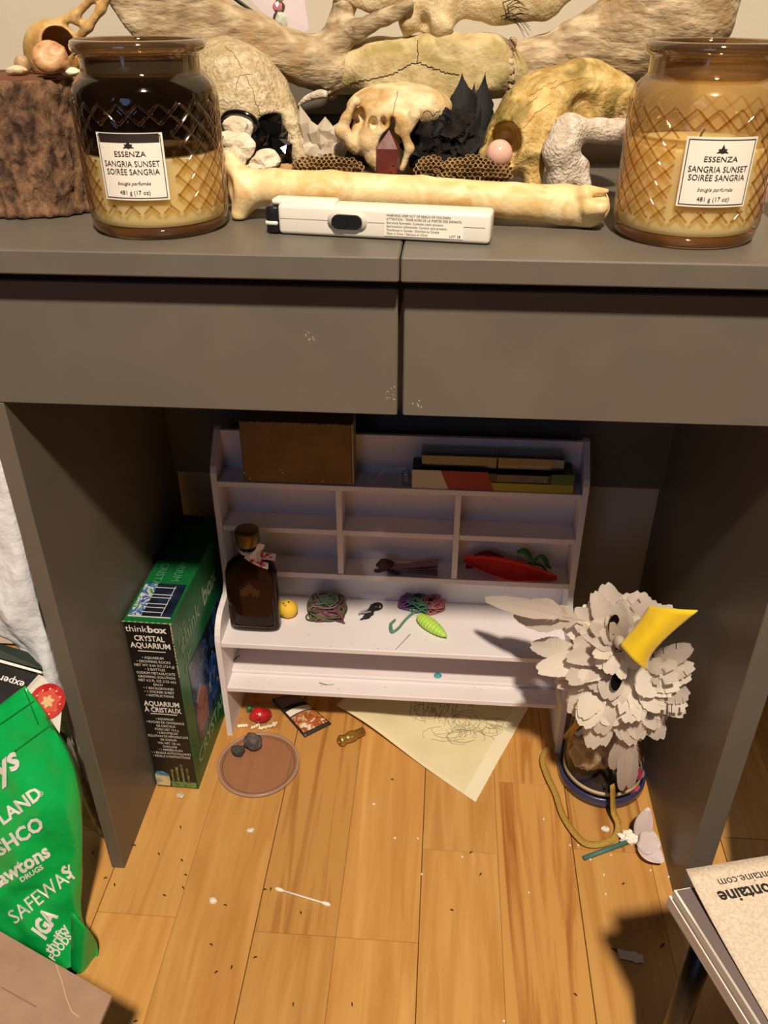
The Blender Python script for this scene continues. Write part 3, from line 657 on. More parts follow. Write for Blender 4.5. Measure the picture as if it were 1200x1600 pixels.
tag(obj('rough_stone', rock((p[0], p[1], .0128), (.0130, .0115, .0108), 11, 3, .38, 1.9), M_st, smooth=True), 'larger rough grey stone on the frosted lid', 'stone')
p = U(372, 1174, Z=.008)
tag(obj('dark_stone', rock((p[0], p[1], .0098), (.0092, .0085, .0080), 17, 3, .22), mat('green_pebble', C(52, 58, 52), 0.8, C(76, 78, 70), 200, bump=.4), smooth=True), 'smaller dark green stone on the frosted lid', 'stone')

cw = thing('wrapped_candy', (-0.215, 0.258, 0), 'red and green candy in a clear twist wrapper on the floor', 'candy')
p = U(407, 1118, Z=.009)
obj('red_sweet', rock((p[0], p[1], .0100), (.0155, .0130, .0105), 3, 3, .22), mat('red_candy', C(206, 34, 40), 0.2, C(150, 20, 28), 60, coat=.5), cw, True)
p = U(389, 1111, Z=.006)
obj('green_sweet', rock((p[0], p[1] + .004, .007), (.005, .005, .0045), 5, 2, .3), mat('green_candy', C(40, 120, 60), 0.25, coat=.5), cw, True)
M_film = glass('clear_film', (0.97, 0.96, 0.94, 1), 0.06, 0.0, 2.2)
def film(u, v):
    x, y = -0.247 + 0.066 * u, 0.236 + 0.052 * v
    rr = ((x + .211) / .022) ** 2 + ((y - .262) / .020) ** 2
    return (x, y, .0008 + .021 * math.exp(-rr * .9) + .0022 * abs(mn.noise(Vector((x * 260, y * 260, 3)))))
obj('wrapper', grid(film, 26, 22), M_film, cw)
M_foil = mat('foil_glint', C(252, 244, 222), 0.25, coat=.8)
for a, b in (((371, 1135), (387, 1134)), ((392, 1138), (406, 1133)), ((404, 1139), (431, 1133)), ((408, 1128), (418, 1123)), ((425, 1131), (433, 1130))):
    A_, B_ = U(*a, Z=.0035), U(*b, Z=.0035)
    obj('crimped_edge', grid(lambda u, v, A_=A_, B_=B_: A_ + (B_ - A_) * u + A(0, .0035 * (v - .5), .0012 * math.sin(u * 25) + .002 * v), 12, 2, .0003), M_foil, cw)

sp = thing('sauce_packet', (-0.15, 0.27, 0), 'printed food packet with orange picture on floor below the organizer', 'packet')
pc = [U(424, 1093, Z=.003), U(462, 1084, Z=.003), U(518, 1131, Z=.002), U(476, 1152, Z=.002)]
def quad(c, z0=0.0, bulge=0.0, inset=(0, 1, 0, 1)):
    def fn(u, v):
        u = inset[0] + (inset[1] - inset[0]) * u; v = inset[2] + (inset[3] - inset[2]) * v
        p_ = c[0] * (1 - u) * (1 - v) + c[1] * u * (1 - v) + c[2] * u * v + c[3] * (1 - u) * v
        return p_ + A(0, 0, z0 + bulge * math.sin(PI * u) * math.sin(PI * v))
    return fn
obj('pouch', grid(quad(pc, .0005, .004), 10, 12, -.0010), mat('packet_black', C(46, 40, 38), 0.4), sp, True)
obj('food_photo', grid(quad(pc, .0022, .004, (.06, .94, .55, .94)), 10, 8), photo('nugget_print', [(0.34, C(236, 226, 210)), (0.44, C(196, 120, 60)), (0.56, C(150, 76, 34)), (0.68, C(226, 190, 150))], 90, 3.3), sp, True)
obj('white_band', grid(quad(pc, .0022, .004, (.06, .94, .40, .53)), 10, 3), M_paper, sp, True)
obj('grey_band', grid(quad(pc, .0022, .004, (.06, .94, .05, .30)), 10, 3), mat('packet_grey', C(120, 112, 106), 0.5), sp, True)

bf = thing('brass_fitting', (-0.08, 0.224, 0), 'short brass hose fitting lying against the edge of the paper', 'fitting')
a, b = U(532, 1158, Z=.0088), U(566, 1143, Z=.0088); d = (b - a) / np.linalg.norm(b - a)
M_brass = mat('brass', C(190, 150, 80), 0.35, metal=0.7)
def rings(a, d, prof, n=12):
    s = np.cross(d, A(0, 0, 1)); s /= np.linalg.norm(s); w = np.cross(s, d); V, F = [], []
    for t, r in prof:
        for j in range(n): V.append(a + d * t + r * (math.cos(2 * PI * j / n) * s + math.sin(2 * PI * j / n) * w))
    for i in range(len(prof) - 1):
        for j in range(n): F.append((i * n + j, i * n + (j + 1) % n, (i + 1) * n + (j + 1) % n, (i + 1) * n + j))
    return V, F
obj('barrel', rings(a, d, [(.006, .0045), (-.001, .0045), (-.003, .0056), (0, .0082), (.003, .0085), (.006, .0068), (.012, .0062), (.013, .0078), (.022, .0080), (.024, .0062), (.038, .0058), (.038, .0010)], 16), M_brass, bf, True)
obj('hex_nut', rings(a, d, [(.0128, .0062), (.0128, .0086), (.0215, .0086), (.0215, .0062)], 6), M_brass, bf)

dr = thing('pencil_drawing', (0.02, 0.24, 0), 'cream sheet of paper with pencil creature sketch sliding under the organizer', 'drawing')
P0 = U(743, 1253, Z=.002); e1 = A(.42, .907, 0); e2 = A(-.795, .607, 0)
def sheet(u, v):
    p_ = P0 + e1 * .27 * u + e2 * .32 * v
    if p_[1] > .383: p_[1] = .383 + .0001 * v
    z = .0015 + .004 * (0.5 + 0.5 * math.sin(6 * u + 4 * v)) * u + .011 * math.exp(-((v - .62) / .26) ** 2) * math.exp(-(u / .18) ** 2) + .0025 * math.exp(-((u - .33) / .12) ** 2 - ((v - .3) / .2) ** 2)
    return A(p_[0], p_[1], z)
M_draw = mat('sketch_paper', C(238, 228, 188), 0.85, C(230, 220, 178), 20)
shp = obj('sheet', grid(lambda u, v: sheet(u * .72, v * .80), 30, 34, .0006), M_draw, dr, True)
st = bvh(shp)
obj('margin_fold', grid(lambda u, v: sheet(.72 * v, .001 + .062 * u) + A(0, 0, .0007), 4, 24), mat('fold_paper', C(244, 236, 204), 0.85), dr, True)
rk = random.Random(12); strokes = []
def stroke(px, r=.00026):
    q = [hit(st, *p_) for p_ in px]; q = [p_ for p_ in q if p_ is not None]
    if len(q) > 2: strokes.append(tube(q, r, 4))
for cx, cy, rx, ry, n in ((668, 1112, 30, 14, 9), (727, 1128, 30, 18, 12), (690, 1145, 40, 14, 6), (770, 1135, 22, 12, 7), (725, 1150, 34, 14, 6)):
    for i in range(n):
        t0 = rk.uniform(0, 6); k = rk.uniform(.35, 1.0); ox, oy = rk.uniform(-6, 6), rk.uniform(-4, 4)
        stroke([(cx + ox + rx * k * math.cos(t0 + a_) + rk.uniform(-1.5, 1.5), cy + oy + ry * k * math.sin(t0 + a_ * 1.05) + rk.uniform(-1, 1)) for a_ in np.linspace(0, rk.uniform(1.2, 3.6), 12)])
for i in range(12):
    x = 640 + i * 6.5; stroke([(x, 1110 + rk.uniform(-3, 3)), (x + 3, 1103 + rk.uniform(-3, 3)), (x + 1, 1092 + rk.uniform(-3, 3)), (x + 5, 1085)])
for i in range(60):
    cx, cy = rk.choice(((668, 1108), (690, 1118), (735, 1125), (720, 1140), (705, 1105), (765, 1138))); x, y = cx + rk.gauss(0, 13), cy + rk.gauss(0, 7); dx = rk.uniform(-5, 5)
    stroke([(x, y), (x + dx, y + 4), (x + dx * 1.6, y + 9)])
for i in range(9):
    x = 755 + i * 4; stroke([(x, 1128 + i), (x + 10, 1132 + i + rk.uniform(-2, 2)), (x + 18, 1140 + i * .6)])
obj('pencil_lines', join(*strokes), mat('graphite', C(140, 132, 112), 0.7), dr)
for x, y in ((737, 1101), (744, 1098)):
    p = hit(st, x, y)
    if p is not None: obj('red_mark', rock(p, (.004, .003, .0003), 2, 2), mat('red_pencil', C(206, 110, 100), 0.8), dr)

sw = thing('cotton_swab', (-0.108, -0.02, 0), 'white cotton swab lying on the wood floor in front of desk', 'swab')
a, b = U(430, 1388, Z=.0022), U(516, 1414, Z=.0022)
obj('stick', tube([a, b], .0011, 8), M_paper, sw, True)
M_cot = mat('cotton', C(244, 240, 226), 0.95)
for e, dd in ((a, b - a), (b, a - b)):
    dd = dd / np.linalg.norm(dd); obj('tip', rings(e, dd, [(-.0005, .0003), (0, .0014), (.003, .0025), (.007, .0024), (.011, .0012)], 10), M_cot, sw, True)

# crumbs and bits on the floor
M_bit = mat('dark_bit', C(62, 40, 22), 0.8); M_crumb = mat('white_crumb', C(236, 228, 214), 0.9)
rb_ = random.Random(5)
bits = [(282, 1293), (248, 1335), (284, 1345), (290, 1368), (286, 1388), (257, 1400), (414, 1391), (423, 1390), (352, 1415), (470, 1427), (330, 1477), (399, 1497), (362, 1512), (338, 1520), (458, 1570), (550, 1570), (613, 1219), (736, 1333), (751, 1367), (706, 1423), (899, 1555), (974, 1382), (145, 1333), (165, 1373), (179, 1383), (212, 1597), (210, 1322), (960, 1485), (1035, 1478), (1088, 1489)]
for i, (x, y) in enumerate(bits):
    p = U(x, y, Z=0); big = i > 26; L_ = .0042 if not big else .0075; a_ = rb_.uniform(0, PI); dx, dy = math.cos(a_) * L_ / 2, math.sin(a_) * L_ / 2
    tag(obj('dark_bit', tube([(p[0] - dx, p[1] - dy, .0010), (p[0], p[1] + .0006, .0013), (p[0] + dx, p[1] + dy, .0010)], [.0005, .0010, .0004], 5, 6), M_bit), 'longer dark curl lying in the notepad shadow on the floor' if big else 'tiny dark plant bit scattered on the wood floor', 'debris', 'dark bits scattered on the floor')
cr = [(392, 1299, .0046), (333, 1409, .0048), (617, 1310, .0018), (584, 1257, .0022), (282, 1245, .0055), (945, 1297, .0056)]
wl = ['white crumb on the floor below the round lid', 'white crumb on the floor left of the cotton swab', 'tiny white crumb on the floor below the brass fitting', 'faint white fleck on the floor below the paper edge', 'clear pebble on the floor in front of the crystal kit box', 'white fluff on the floor inside the gold ribbon loop']
for i, ((x, y, r), l) in enumerate(zip(cr, wl)):
    p = U(x, y, Z=0); tag(obj('crumb', rock((p[0], p[1], r * .42), (r, r * .8, r * .55), 30 + i, 2, .5, 2.0), M_crumb if i != 4 else mat('pebble_clear', C(200, 190, 168), .3)), l, 'crumb')
for i, (x, y) in enumerate([(653, 1311), (722, 1340), (826, 1396), (890, 1322), (903, 1322), (954, 1337), (922, 1344), (943, 1368), (946, 1398), (787, 1596), (1016, 1361), (1044, 1371), (849, 1281), (659, 1367)]):
    p = U(x, y, Z=0); tag(obj('bead', rock((p[0], p[1], .0014), .0015, i, 2, .1), M_crumb, smooth=True), 'tiny white foam bead on the wood floor', 'bead', 'white foam beads on the floor')
p = U(985, 1495, Z=0)
tag(obj('torn_paper_scrap', grid(lambda u, v: (p[0] + (u - .5) * .026 * (1 + .3 * mn.noise(Vector((v * 4, 2, 1)))), p[1] + (v - .5) * .011 * (1 + .6 * mn.noise(Vector((u * 5, 3, 2)))) + .004 * (.5 - u), .0012 + .0014 * abs(mn.noise(Vector((u * 6, v * 4, 5))))), 12, 6, .0004), M_crumb), 'torn white paper scrap in the shadow on the floor', 'scrap')

# ------------------------------------------------------------------ glass jar with blue base
gj = thing('glass_jar', (0.270, 0.19, 0), 'clear glass jar on dark blue base behind the feathered mask', 'jar')
jc = (0.270, 0.19, 0.0)
obj('base', lathe([(.050, .0005), (.0555, .0005), (.058, .002), (.058, .0145), (.0565, .0165), (.0545, .0165), (.0545, .006), (.050, .006)], 64, jc, closed=True), mat('navy_plastic', C(52, 56, 92), 0.3, coat=.3), gj, True)
obj('floor_disc', lathe([(.0001, .001), (.0499, .001), (.0499, .006), (.0001, .006)], 48, jc), mat('navy_inside', C(40, 40, 60), 0.5), gj)
obj('glass', lathe([(.0001, .0062), (.0536, .0062), (.0542, .010), (.0535, .022), (.0500, .10), (.0475, .190), (.044, .205), (.034, .212), (.0001, .214)], 64, jc), glass('jar_glass', (0.97, 0.955, 0.93, 1), 0.02, 0.03, 1.2), gj, True)
obj('wax_ring', lathe([(.0505, .0175), (.0528, .0175), (.0520, .024), (.0505, .023)], 48, jc, closed=True), mat('cream_bead', C(214, 196, 160), 0.6), gj, True)
M_inner = mat('crumpled_kraft', C(206, 184, 150), 0.6, C(150, 126, 96), 60, bump=.6, bscale=100)
for i, (dx, dy, z, r) in enumerate(((-.018, -.006, .052, .028), (.004, .012, .090, .030), (-.016, -.012, .118, .027), (.010, .016, .150, .026))):
    obj('crumpled_wrap', rock((jc[0] + dx, jc[1] + dy, z), (r, r * .85, r), 70 + i, 3, .5, 2.4), M_inner, gj)
M_pom = mat('pink_pompom', C(196, 60, 96), 0.9, C(160, 40, 74), 200, sheen=.4)
for i, (x, y, Y) in enumerate(((990, 1232, .158), (996, 1208, .168), (986, 1220, .180))):
    p = U(x, y, Y=Y); obj('pompom', rock(p, .0085, 80 + i, 3, .2, 4), M_pom, gj, True)

# ------------------------------------------------------------------ feathered bird mask leaning on the jar
mk = thing('feather_mask', (0.25, 0.12, 0.10), 'white feathered bird mask with yellow felt beak leaning on the glass jar', 'mask')
M_feath = mat('white_feather', C(240, 232, 220), 0.75, thin=0.35, sheen=.2)
M_fgrey = mat('grey_white_feather', C(226, 214, 204), 0.75, thin=0.4)
def fth(parent, bx, by, bY, tx, ty, tY, wpx, seed, m_, bend=.5, rag=.22, side=None, tip=.6, lift=0.0, name='feather'):
    b = U(bx, by, Y=bY); t = U(tx, ty, Y=tY); d = t - b; L = np.linalg.norm(d)
    nrm = CC - b if side is None else A(*side)
    d, s, n_ = axes(d, nrm)
    if bend: # chord of an arc starts below it
        h = bend / 2; d2 = d * math.cos(h) - n_ * math.sin(h) * -1; n2 = n_ * math.cos(h) - d * math.sin(h)
        d, n_ = d2, -n2; s = np.cross(n_, d); LL = L * (h / math.sin(h)) if abs(h) > 1e-3 else L
        vf = feather(LL, PM(wpx, b), seed, abs(bend), .25, rag, tip=tip)
    else: vf = feather(L, PM(wpx, b), seed, 0.0, .25, rag, tip=tip)
    return obj(name, frame(vf, b, d, s, n_), m_, parent, True)
rf_ = random.Random(21)
# backing and eye holes
mo = U(972, 1012, Y=.135); nv = (CC - mo) / np.linalg.norm(CC - mo); nv = nv * .8 + A(0, -1, 0) * .2; nv /= np.linalg.norm(nv)
ux_, uy_, _n = axes(CR[:, 0], nv); uy_ = np.cross(_n, ux_)
obj('backing', frame(prism([(.036 * math.cos(a) , .052 * math.sin(a)) for a in np.linspace(0, 2 * PI, 25)[:-1]], 2, -.0012, 0), mo, ux_, uy_, _n), M_black, mk)
def fan(n, a0, a1, r0, r1, w, Yb, Yt, seed, jit=.18, cx=972, cy=1018, m_=None, rag=.22, bend=.45):
    for i in range(n):
        a = math.radians(a0 + (a1 - a0) * (i + .5) / n + rf_.uniform(-6, 6)); q0 = r0 * rf_.uniform(.8, 1.1); q1 = r1 * rf_.uniform(1 - jit, 1 + jit * .4)
        tx, ty = cx + q1 * math.cos(a), cy - q1 * math.sin(a)
        yt = Yt + rf_.uniform(-.012, .012); X_ = U(tx, ty, Y=yt)[0]
        while X_ > .322: yt -= .01; X_ = U(tx, ty, Y=yt)[0]
        fth(mk, cx + q0 * math.cos(a), cy - q0 * math.sin(a), Yb + rf_.uniform(-.004, .004), tx, ty, yt, w * rf_.uniform(.8, 1.15), seed + i, m_ or (M_feath if rf_.random() < .7 else M_fgrey), bend * rf_.uniform(.6, 1.4), rag)
# outer layer then inner layers
fan(8, 40, 112, 34, 112, 22, .136, .152, 100, rag=.2, m_=M_fgrey)
fan(6, 112, 170, 34, 100, 24, .134, .150, 110, rag=.1)
fan(10, -66, 30, 34, 106, 20, .128, .100, 120, rag=.3, cy=1052, cx=985)
fan(7, -112, -66, 46, 160, 23, .126, .105, 130, rag=.12, cy=1012)
fan(8, -175, -112, 34, 132, 25, .128, .118, 140, rag=.12)
fan(9, 45, 178, 20, 76, 18, .122, .116, 150, rag=.1)
fan(10, -178, -30, 28, 94, 21, .115, .095, 160, rag=.14)
fan(8, -105, 20, 20, 82, 18, .110, .085, 170, cy=1046, cx=988, rag=.2)
fan(6, -128, -75, 60, 138, 23, .112, .092, 180, cy=1022, rag=.1)
fan(12, -180, 180, 7, 50, 13, .102, .088, 190, cx=966, cy=1012, rag=.1)
# long feathers reaching over the shelf on the left
for i, (bx, by, tx, ty, w, Yt) in enumerate(((905, 968, 798, 958, 30, .190), (880, 962, 752, 936, 17, .200), (905, 1020, 826, 1008, 19, .165), (900, 1038, 836, 1044, 16, .160), (915, 1062, 868, 1052, 17, .14))):
    fth(mk, bx, by, .128, tx, ty, Yt, w, 200 + i, M_fgrey if i < 2 else M_feath, .35, .12)
for i, (bx, by, tx, ty) in enumerate(((985, 1150, 970, 1240), (990, 1148, 985, 1236), (978, 1146, 955, 1205))):
    fth(mk, bx, by, .110, tx, ty, .118, 12, 215 + i, M_fgrey, .3, .15, tip=.9)
for i, (x, y) in enumerate(((959, 976), (963, 1064))):
    p = U(x, y, Y=.094); obj('eye_hole', frame(prism([(.0058 * math.cos(a), .011 * math.sin(a)) for a in np.linspace(0, 2 * PI, 17)[:-1]], 2, 0, .001), p, CR[:, 0] * .98 + CR[:, 1] * -.2, CR[:, 1] * .98 + CR[:, 0] * .2, nv), mat('felt_black_%d' % i, C(16, 15, 15), 1.0, spec=0.0), mk)
bc = [U(969, 1008, Y=.080), U(1015, 947, Y=.085), U(1090, 953, Y=.060), U(1009, 1047, Y=.066)]
def beak(u, v):
    p_ = bc[0] * (1 - u) * (1 - v) + bc[1] * u * (1 - v) + bc[2] * u * v + bc[3] * (1 - u) * v
    k = math.sin(PI * u)
    return p_ + (bc[0] - bc[2]) * .20 * k * v + nv * .012 * math.sin(PI * v) * (1 - .3 * u) + (bc[2] - bc[0]) * .04 * k * (1 - v)
obj('beak', grid(beak, 16, 14, .0016), mat('yellow_felt', C(246, 212, 24), 0.85, C(238, 200, 16), 60, sheen=.3), mk, True)
obj('beak_base', rock(U(968, 1003, Y=.088), (.006, .008, .008), 4, 2, .2), mat('grey_glue', C(176, 164, 150), .7), mk, True)
M_rib2 = mat('gold_elastic', C(196, 160, 74), 0.7, C(168, 132, 52), 500, stretch=(1, 1, .3), bump=.4, bscale=900)
rp_ = [U(905, 1128, Y=.128), U(880, 1156, Z=.020), U(858, 1168, Z=.008), U(848, 1186, Z=.007), U(854, 1210, Z=.006), U(868, 1240, Z=.006), U(880, 1275, Z=.006), U(900, 1305, Z=.006), U(918, 1319, Z=.006), U(942, 1318, Z=.006), U(962, 1306, Z=.007), U(966, 1288, Z=.010), U(958, 1266, Z=.019), U(957, 1225, Y=.122)]
obj('elastic_band', ribbon(rp_, .0085, (.15, -.25, 1), .0010, 64), M_rib2, mk, True)

# paper flower
fl = thing('paper_flower', (0.29, 0.09, 0), 'white paper flower with teal straw stem lying beside the gold elastic', 'paper flower')
a, b = U(912, 1341, Z=.0035), U(990, 1312, Z=.006)
obj('stem', tube([a, a + (b - a) * .5, b], .0030, 8), mat('teal_straw', C(66, 116, 108), 0.5), fl, True)
M_pet = mat('petal_paper', C(232, 218, 220), 0.8, thin=.15)
def petal(base, tip, w, n_, cup=.15):
    d, s, nn = axes(tip - base, n_); L = np.linalg.norm(tip - base)
    def fn(u, v):
        ww = w * math.sin(PI * min(.98, .10 + .86 * u)) ** .75 * (1 - .35 * max(0, u - .7))
        y = (v - .5) * 2
        return base + d * L * u + s * ww * y + nn * (cup * w * (y * y) + .06 * L * math.sin(PI * u))
    return grid(fn, 10, 6, .0005)
obj('petal', petal(U(1000, 1312, Z=.008), U(1014, 1262, Z=.060), .0110, (-.5, -1, .2)), M_pet, fl, True)
obj('petal', petal(U(998, 1312, Z=.016), U(1032, 1322, Z=.026), .0150, (-.2, -.6, 1)), M_pet, fl, True)
obj('petal', petal(U(1000, 1322, Z=.012), U(1036, 1348, Z=.014), .0125, (0, -.2, 1)), M_pet, fl, True)
obj('petal', petal(U(998, 1310, Z=.006), U(1008, 1290, Z=.016), .0090, (-.3, -1, .4)), M_pet, fl, True)
obj('tissue_centre', rock(U(985, 1308, Z=.008), (.013, .008, .0065), 9, 3, .7, 3), M_cot, fl)

# ------------------------------------------------------------------ left of the desk: bags and cartons
def pillow(rows, nu=26, sub=6, bulge=.03, back=.05, wr=.004, seed=0, flipY=None):
    """rows = (xl, yl, Yl, xr, yr, Yr) outline down the bag; a closed soft volume"""
    L = spline([U(r[0], r[1], Y=r[2]) for r in rows], (len(rows) - 1) * sub); R = spline([U(r[3], r[4], Y=r[5]) for r in rows], (len(rows) - 1) * sub)
    n = len(L); V, F = [], []
    for j in range(n):
        e = min(1, 3.0 * min(j + .3, n - 1 - j + .3) / n) ** .5
        for side in (0, 1):
            for i in range(nu + 1):
                u = i / nu; p_ = L[j] * (1 - u) + R[j] * u; k = math.sin(PI * u) ** .55 * e
                nn = A(-.05, -1, .25) if side == 0 else A(0, 1, 0)
                w = mn.noise(Vector((p_[0] * 26 + seed, p_[1] * 26, p_[2] * 20))) + .6 * abs(mn.noise(Vector((p_[0] * 60 + seed, p_[1] * 50, p_[2] * 48 + 3))))
                q = p_ + nn * ((bulge if side == 0 else back) * k + wr * w * k ** .5)
                q[2] = max(q[2], .0012); V.append(q)
    w = 2 * (nu + 1)
    for j in range(n - 1):
        for i in range(nu):
            F.append((j * w + i, j * w + i + 1, (j + 1) * w + i + 1, (j + 1) * w + i))
            F.append((j * w + nu + 1 + i, (j + 1) * w + nu + 1 + i, (j + 1) * w + nu + 2 + i, j * w + nu + 2 + i))
        F.append((j * w, (j + 1) * w, (j + 1) * w + nu + 1, j * w + nu + 1)); F.append((j * w + nu, j * w + 2 * nu + 1, (j + 1) * w + 2 * nu + 1, (j + 1) * w + nu))
    for j in (0, n - 1):
        for i in range(nu): F.append((j * w + i, j * w + nu + 1 + i, j * w + nu + 2 + i, j * w + i + 1) if j == 0 else (j * w + i, j * w + i + 1, j * w + nu + 2 + i, j * w + nu + 1 + i))
    return V, F
gbag = thing('shopping_bag', (-0.40, -0.07, 0), 'bright green reusable shopping bag with white store names at left edge', 'bag')
M_green = mat('green_woven', C(12, 190, 90), 0.30, C(4, 168, 74), 9, bump=.5, bscale=45, spec=.6)
rows = [(-112, 1192, -.030, 40, 1072, -.020), (-112, 1265, -.045, 80, 1130, -.030), (-112, 1335, -.060, 116, 1205, -.045), (-102, 1400, -.075, 128, 1290, -.060), (-84, 1462, -.090, 127, 1372, -.075), (-54, 1522, -.105, 126, 1440, -.092), (-8, 1566, -.140, 140, 1494, -.112), (24, 1600, -.168, 120, 1527, -.131)]
gb_o = obj('sack', pillow(rows, 34, 8,  .022, .05, .009, 3), M_green, gbag, True)
gt = bvh(gb_o)
M_gdark = mat('green_hem', C(8, 128, 56), 0.4)
def seam(px, r=.0007):
    q = [hit(gt, x, y, .0004) for x, y in px]; q = [p_ for p_ in q if p_ is not None]
    return tube(q, r, 5) if len(q) > 1 else ([], [])
obj('hem_seam', join(*[s_ for s_ in (seam([(x, 1132 - .70 * x) for x in range(1, 56, 4)]), seam([(x, 1190 - .72 * x) for x in range(1, 90, 5)]), seam([(38 + t * .4, 1077 + t) for t in range(0, 60, 5)])) if len(s_[0])]), M_gdark, gbag)
def bt(s, size, x, y, deg, **k):
    shx = k.pop('shx', 0.0); v = text(s, size, **k); d = decal(gt, v, x, y, math.radians(deg), .0009, shx)
    if len(d[0]): obj('lettering', d, M_wink, gbag)
bt('Sobeys', 50, -78, 1281, 38, bold=.03, shear=.3, align='LEFT')
bt('FOODLAND', 29, -62, 1338, 36, bold=.03)
bt('®', 12, 62, 1246, 30)
bt('FRESHCO', 31, -40, 1364, 33, bold=.035)
bt('Lawtons', 32, -10, 1392, 32, bold=.035, sx=.98)
bt('DRUGS', 11, 34, 1378, 32, bold=.03, sx=1.15)
bt('SAFEWAY', 33, 24, 1444, 38, bold=.005, sx=.86)
bt('S', 26, 108, 1374, 62, bold=.04, shear=.3)
bt('IGA', 36, 70, 1468, 62, bold=.05, shear=.2, sx=.7)
bt('thrifty', 20, 80, 1490, 56, bold=.03); bt('FOODS', 18, 86, 1502, 54, bold=.03, sx=.8)
# loose bottom gusset corner
obj('gusset', grid(lambda u, v: U(112 + 42 * math.sin(PI * .5 * u) * (1 - .25 * v), 1424 + 66 * u + (96 - 58 * u) * v, Y=-.113 - .012 * v - .005 * math.sin(6 * u) + .004 * u), 12, 12, .001), M_green, gbag, True)

wb = thing('white_plastic_bag', (-0.37, 0.05, 0), 'crinkled white plastic bag squeezed against outer side of left desk leg', 'bag')
M_wbag = mat('white_film_bag', C(244, 246, 250), 0.3, C(232, 235, 242), 10, bump=.8, bscale=60, thin=.08)
rows = [(-110, 690, .10, -16, 640, .06), (-90, 820, .09, 24, 800, .06), (-60, 930, .08, 58, 940, .055), (34, 1010, .07, 92, 1062, .05), (84, 1110, .07, 112, 1150, .05), (100, 1190, .065, 132, 1228, .045), (120, 1262, .058, 148, 1270, .042)]
obj('sack', pillow(rows, 30, 10, .012, .03, .012, 9), M_wbag, wb, True)
nb = thing('clear_bag', (-0.38, 0.045, 0), 'small greyish clear bag on the floor behind green shopping bag', 'bag')
rows = [(84, 1140, .030, 112, 1160, .026), (98, 1200, .030, 136, 1232, .024), (112, 1252, .034, 152, 1285, .028), (128, 1286, .037, 163, 1308, .032)]
obj('sack', pillow(rows, 14, 6, .008, .02, .004, 5), mat('grey_film_bag', C(176, 168, 158), .35, C(110, 104, 98), 26, bump=.5, bscale=50, lo=.4, hi=.6), nb, True)

def slab(c, th, inset=0.0):
    """closed plate with the given four upper corners"""
    n_ = np.cross(c[1] - c[0], c[3] - c[0]); n_ /= np.linalg.norm(n_)
    if n_ @ (CC - c[0]) < 0: n_ = -n_
    V = [*c, *[p_ - n_ * th for p_ in c]]
    return V, [(0, 1, 2, 3), (7, 6, 5, 4), (0, 4, 5, 1), (1, 5, 6, 2), (2, 6, 7, 3), (3, 7, 4, 0)], n_
kx = thing('black_carton', (-0.43, 0.08, 0), 'black food carton with white upside-down lettering behind green shopping bag', 'box')
c4 = [U(-60, 1020, Y=.036), U(66, 1056, Y=.036), U(40, 1118, Y=-.008), U(-90, 1083, Y=-.008)]
v = slab(c4, .035); obj('carton', v[:2], M_black, kx); n_ = v[2]
obj('edge_strip', slab([p_ + n_ * .0006 for p_ in (U(-60, 1014, Y=.038), U(64, 1049, Y=.038), U(65, 1053, Y=.036), U(-60, 1019, Y=.036))], .001)[:2], M_wink, kx)
eu = (c4[0] - c4[1]); eu /= np.linalg.norm(eu); ev = c4[3] - c4[0]; ev = ev - eu * (ev @ eu); ev /= np.linalg.norm(ev)
for s, x, y, sz in (('experiencemore', 40, 1066, .0115), ('.com', 31, 1079, .0115)):
    o_ = U(x, y, Y=.02); t_ = ((c4[0] - CC) @ n_) / ((o_ - CC) @ n_); o_ = CC + (o_ - CC) * t_ + n_ * .0004
    tv = text(s, sz, bold=.01); obj('lettering', frame((np.c_[tv[0][:, :2], np.full(len(tv[0]), .0002)], tv[1]), o_, eu, -ev if np.cross(eu, -ev) @ n_ > 0 else ev, n_), M_wink, kx)
c5 = [U(-60, 988, Y=.056), U(62, 1024, Y=.056), U(66, 1046, Y=.041), U(-60, 1012, Y=.041)]
v = slab(c5, .02); tag(obj('dark_green_carton', v[:2], mat('dark_green_card', C(20, 40, 30), .5)), 'dark green carton behind the black food carton at left edge', 'box')
tm = thing('tomato_carton', (-0.36, 0.04, 0), 'white carton printed with a red tomato slice beside black carton', 'box')
c6 = [U(66, 1056, Y=.020), U(98, 1092, Y=.018), U(92, 1160, Y=-.008), U(34, 1092, Y=-.004)]
v = slab(c6, .012); n_ = v[2]; obj('carton', v[:2], M_paper, tm)
tc_ = (U(74, 1096, Y=.006)); t_ = ((c6[0] - CC) @ n_) / ((tc_ - CC) @ n_); tc_ = CC + (tc_ - CC) * t_
tu = c6[1] - c6[0]; tu /= np.linalg.norm(tu); tw = np.cross(n_, tu)
def disc(r, z, k=1.0, amp=0.0, n=28): return frame(prism([(r * k * (1 + amp * math.cos(6 * a)) * math.cos(a), r * (1 + amp * math.cos(6 * a)) * math.sin(a)) for a in np.linspace(0, 2 * PI, n + 1)[:-1]], 2, z, z + .0003), tc_, tu, tw, n_)
obj('tomato_print', disc(.0190, .0003), mat('tomato_red', C(196, 34, 40), .4, C(220, 70, 66), 60), tm)
obj('tomato_flesh', disc(.0125, .0006, 1, .16), mat('tomato_flesh', C(226, 96, 80), .4), tm)
obj('tomato_core', disc(.0058, .0009, 1, .25), mat('tomato_core', C(238, 206, 150), .4), tm)
seeds = [rock(tc_ + n_ * .001 + tu * .0135 * math.cos(a) + tw * .0135 * math.sin(a), (.0013, .0013, .0006), 1, 1) for a in np.linspace(0, 2 * PI, 12)]
obj('tomato_seed', join(*seeds), mat('seed_cream', C(240, 216, 180), .5), tm)

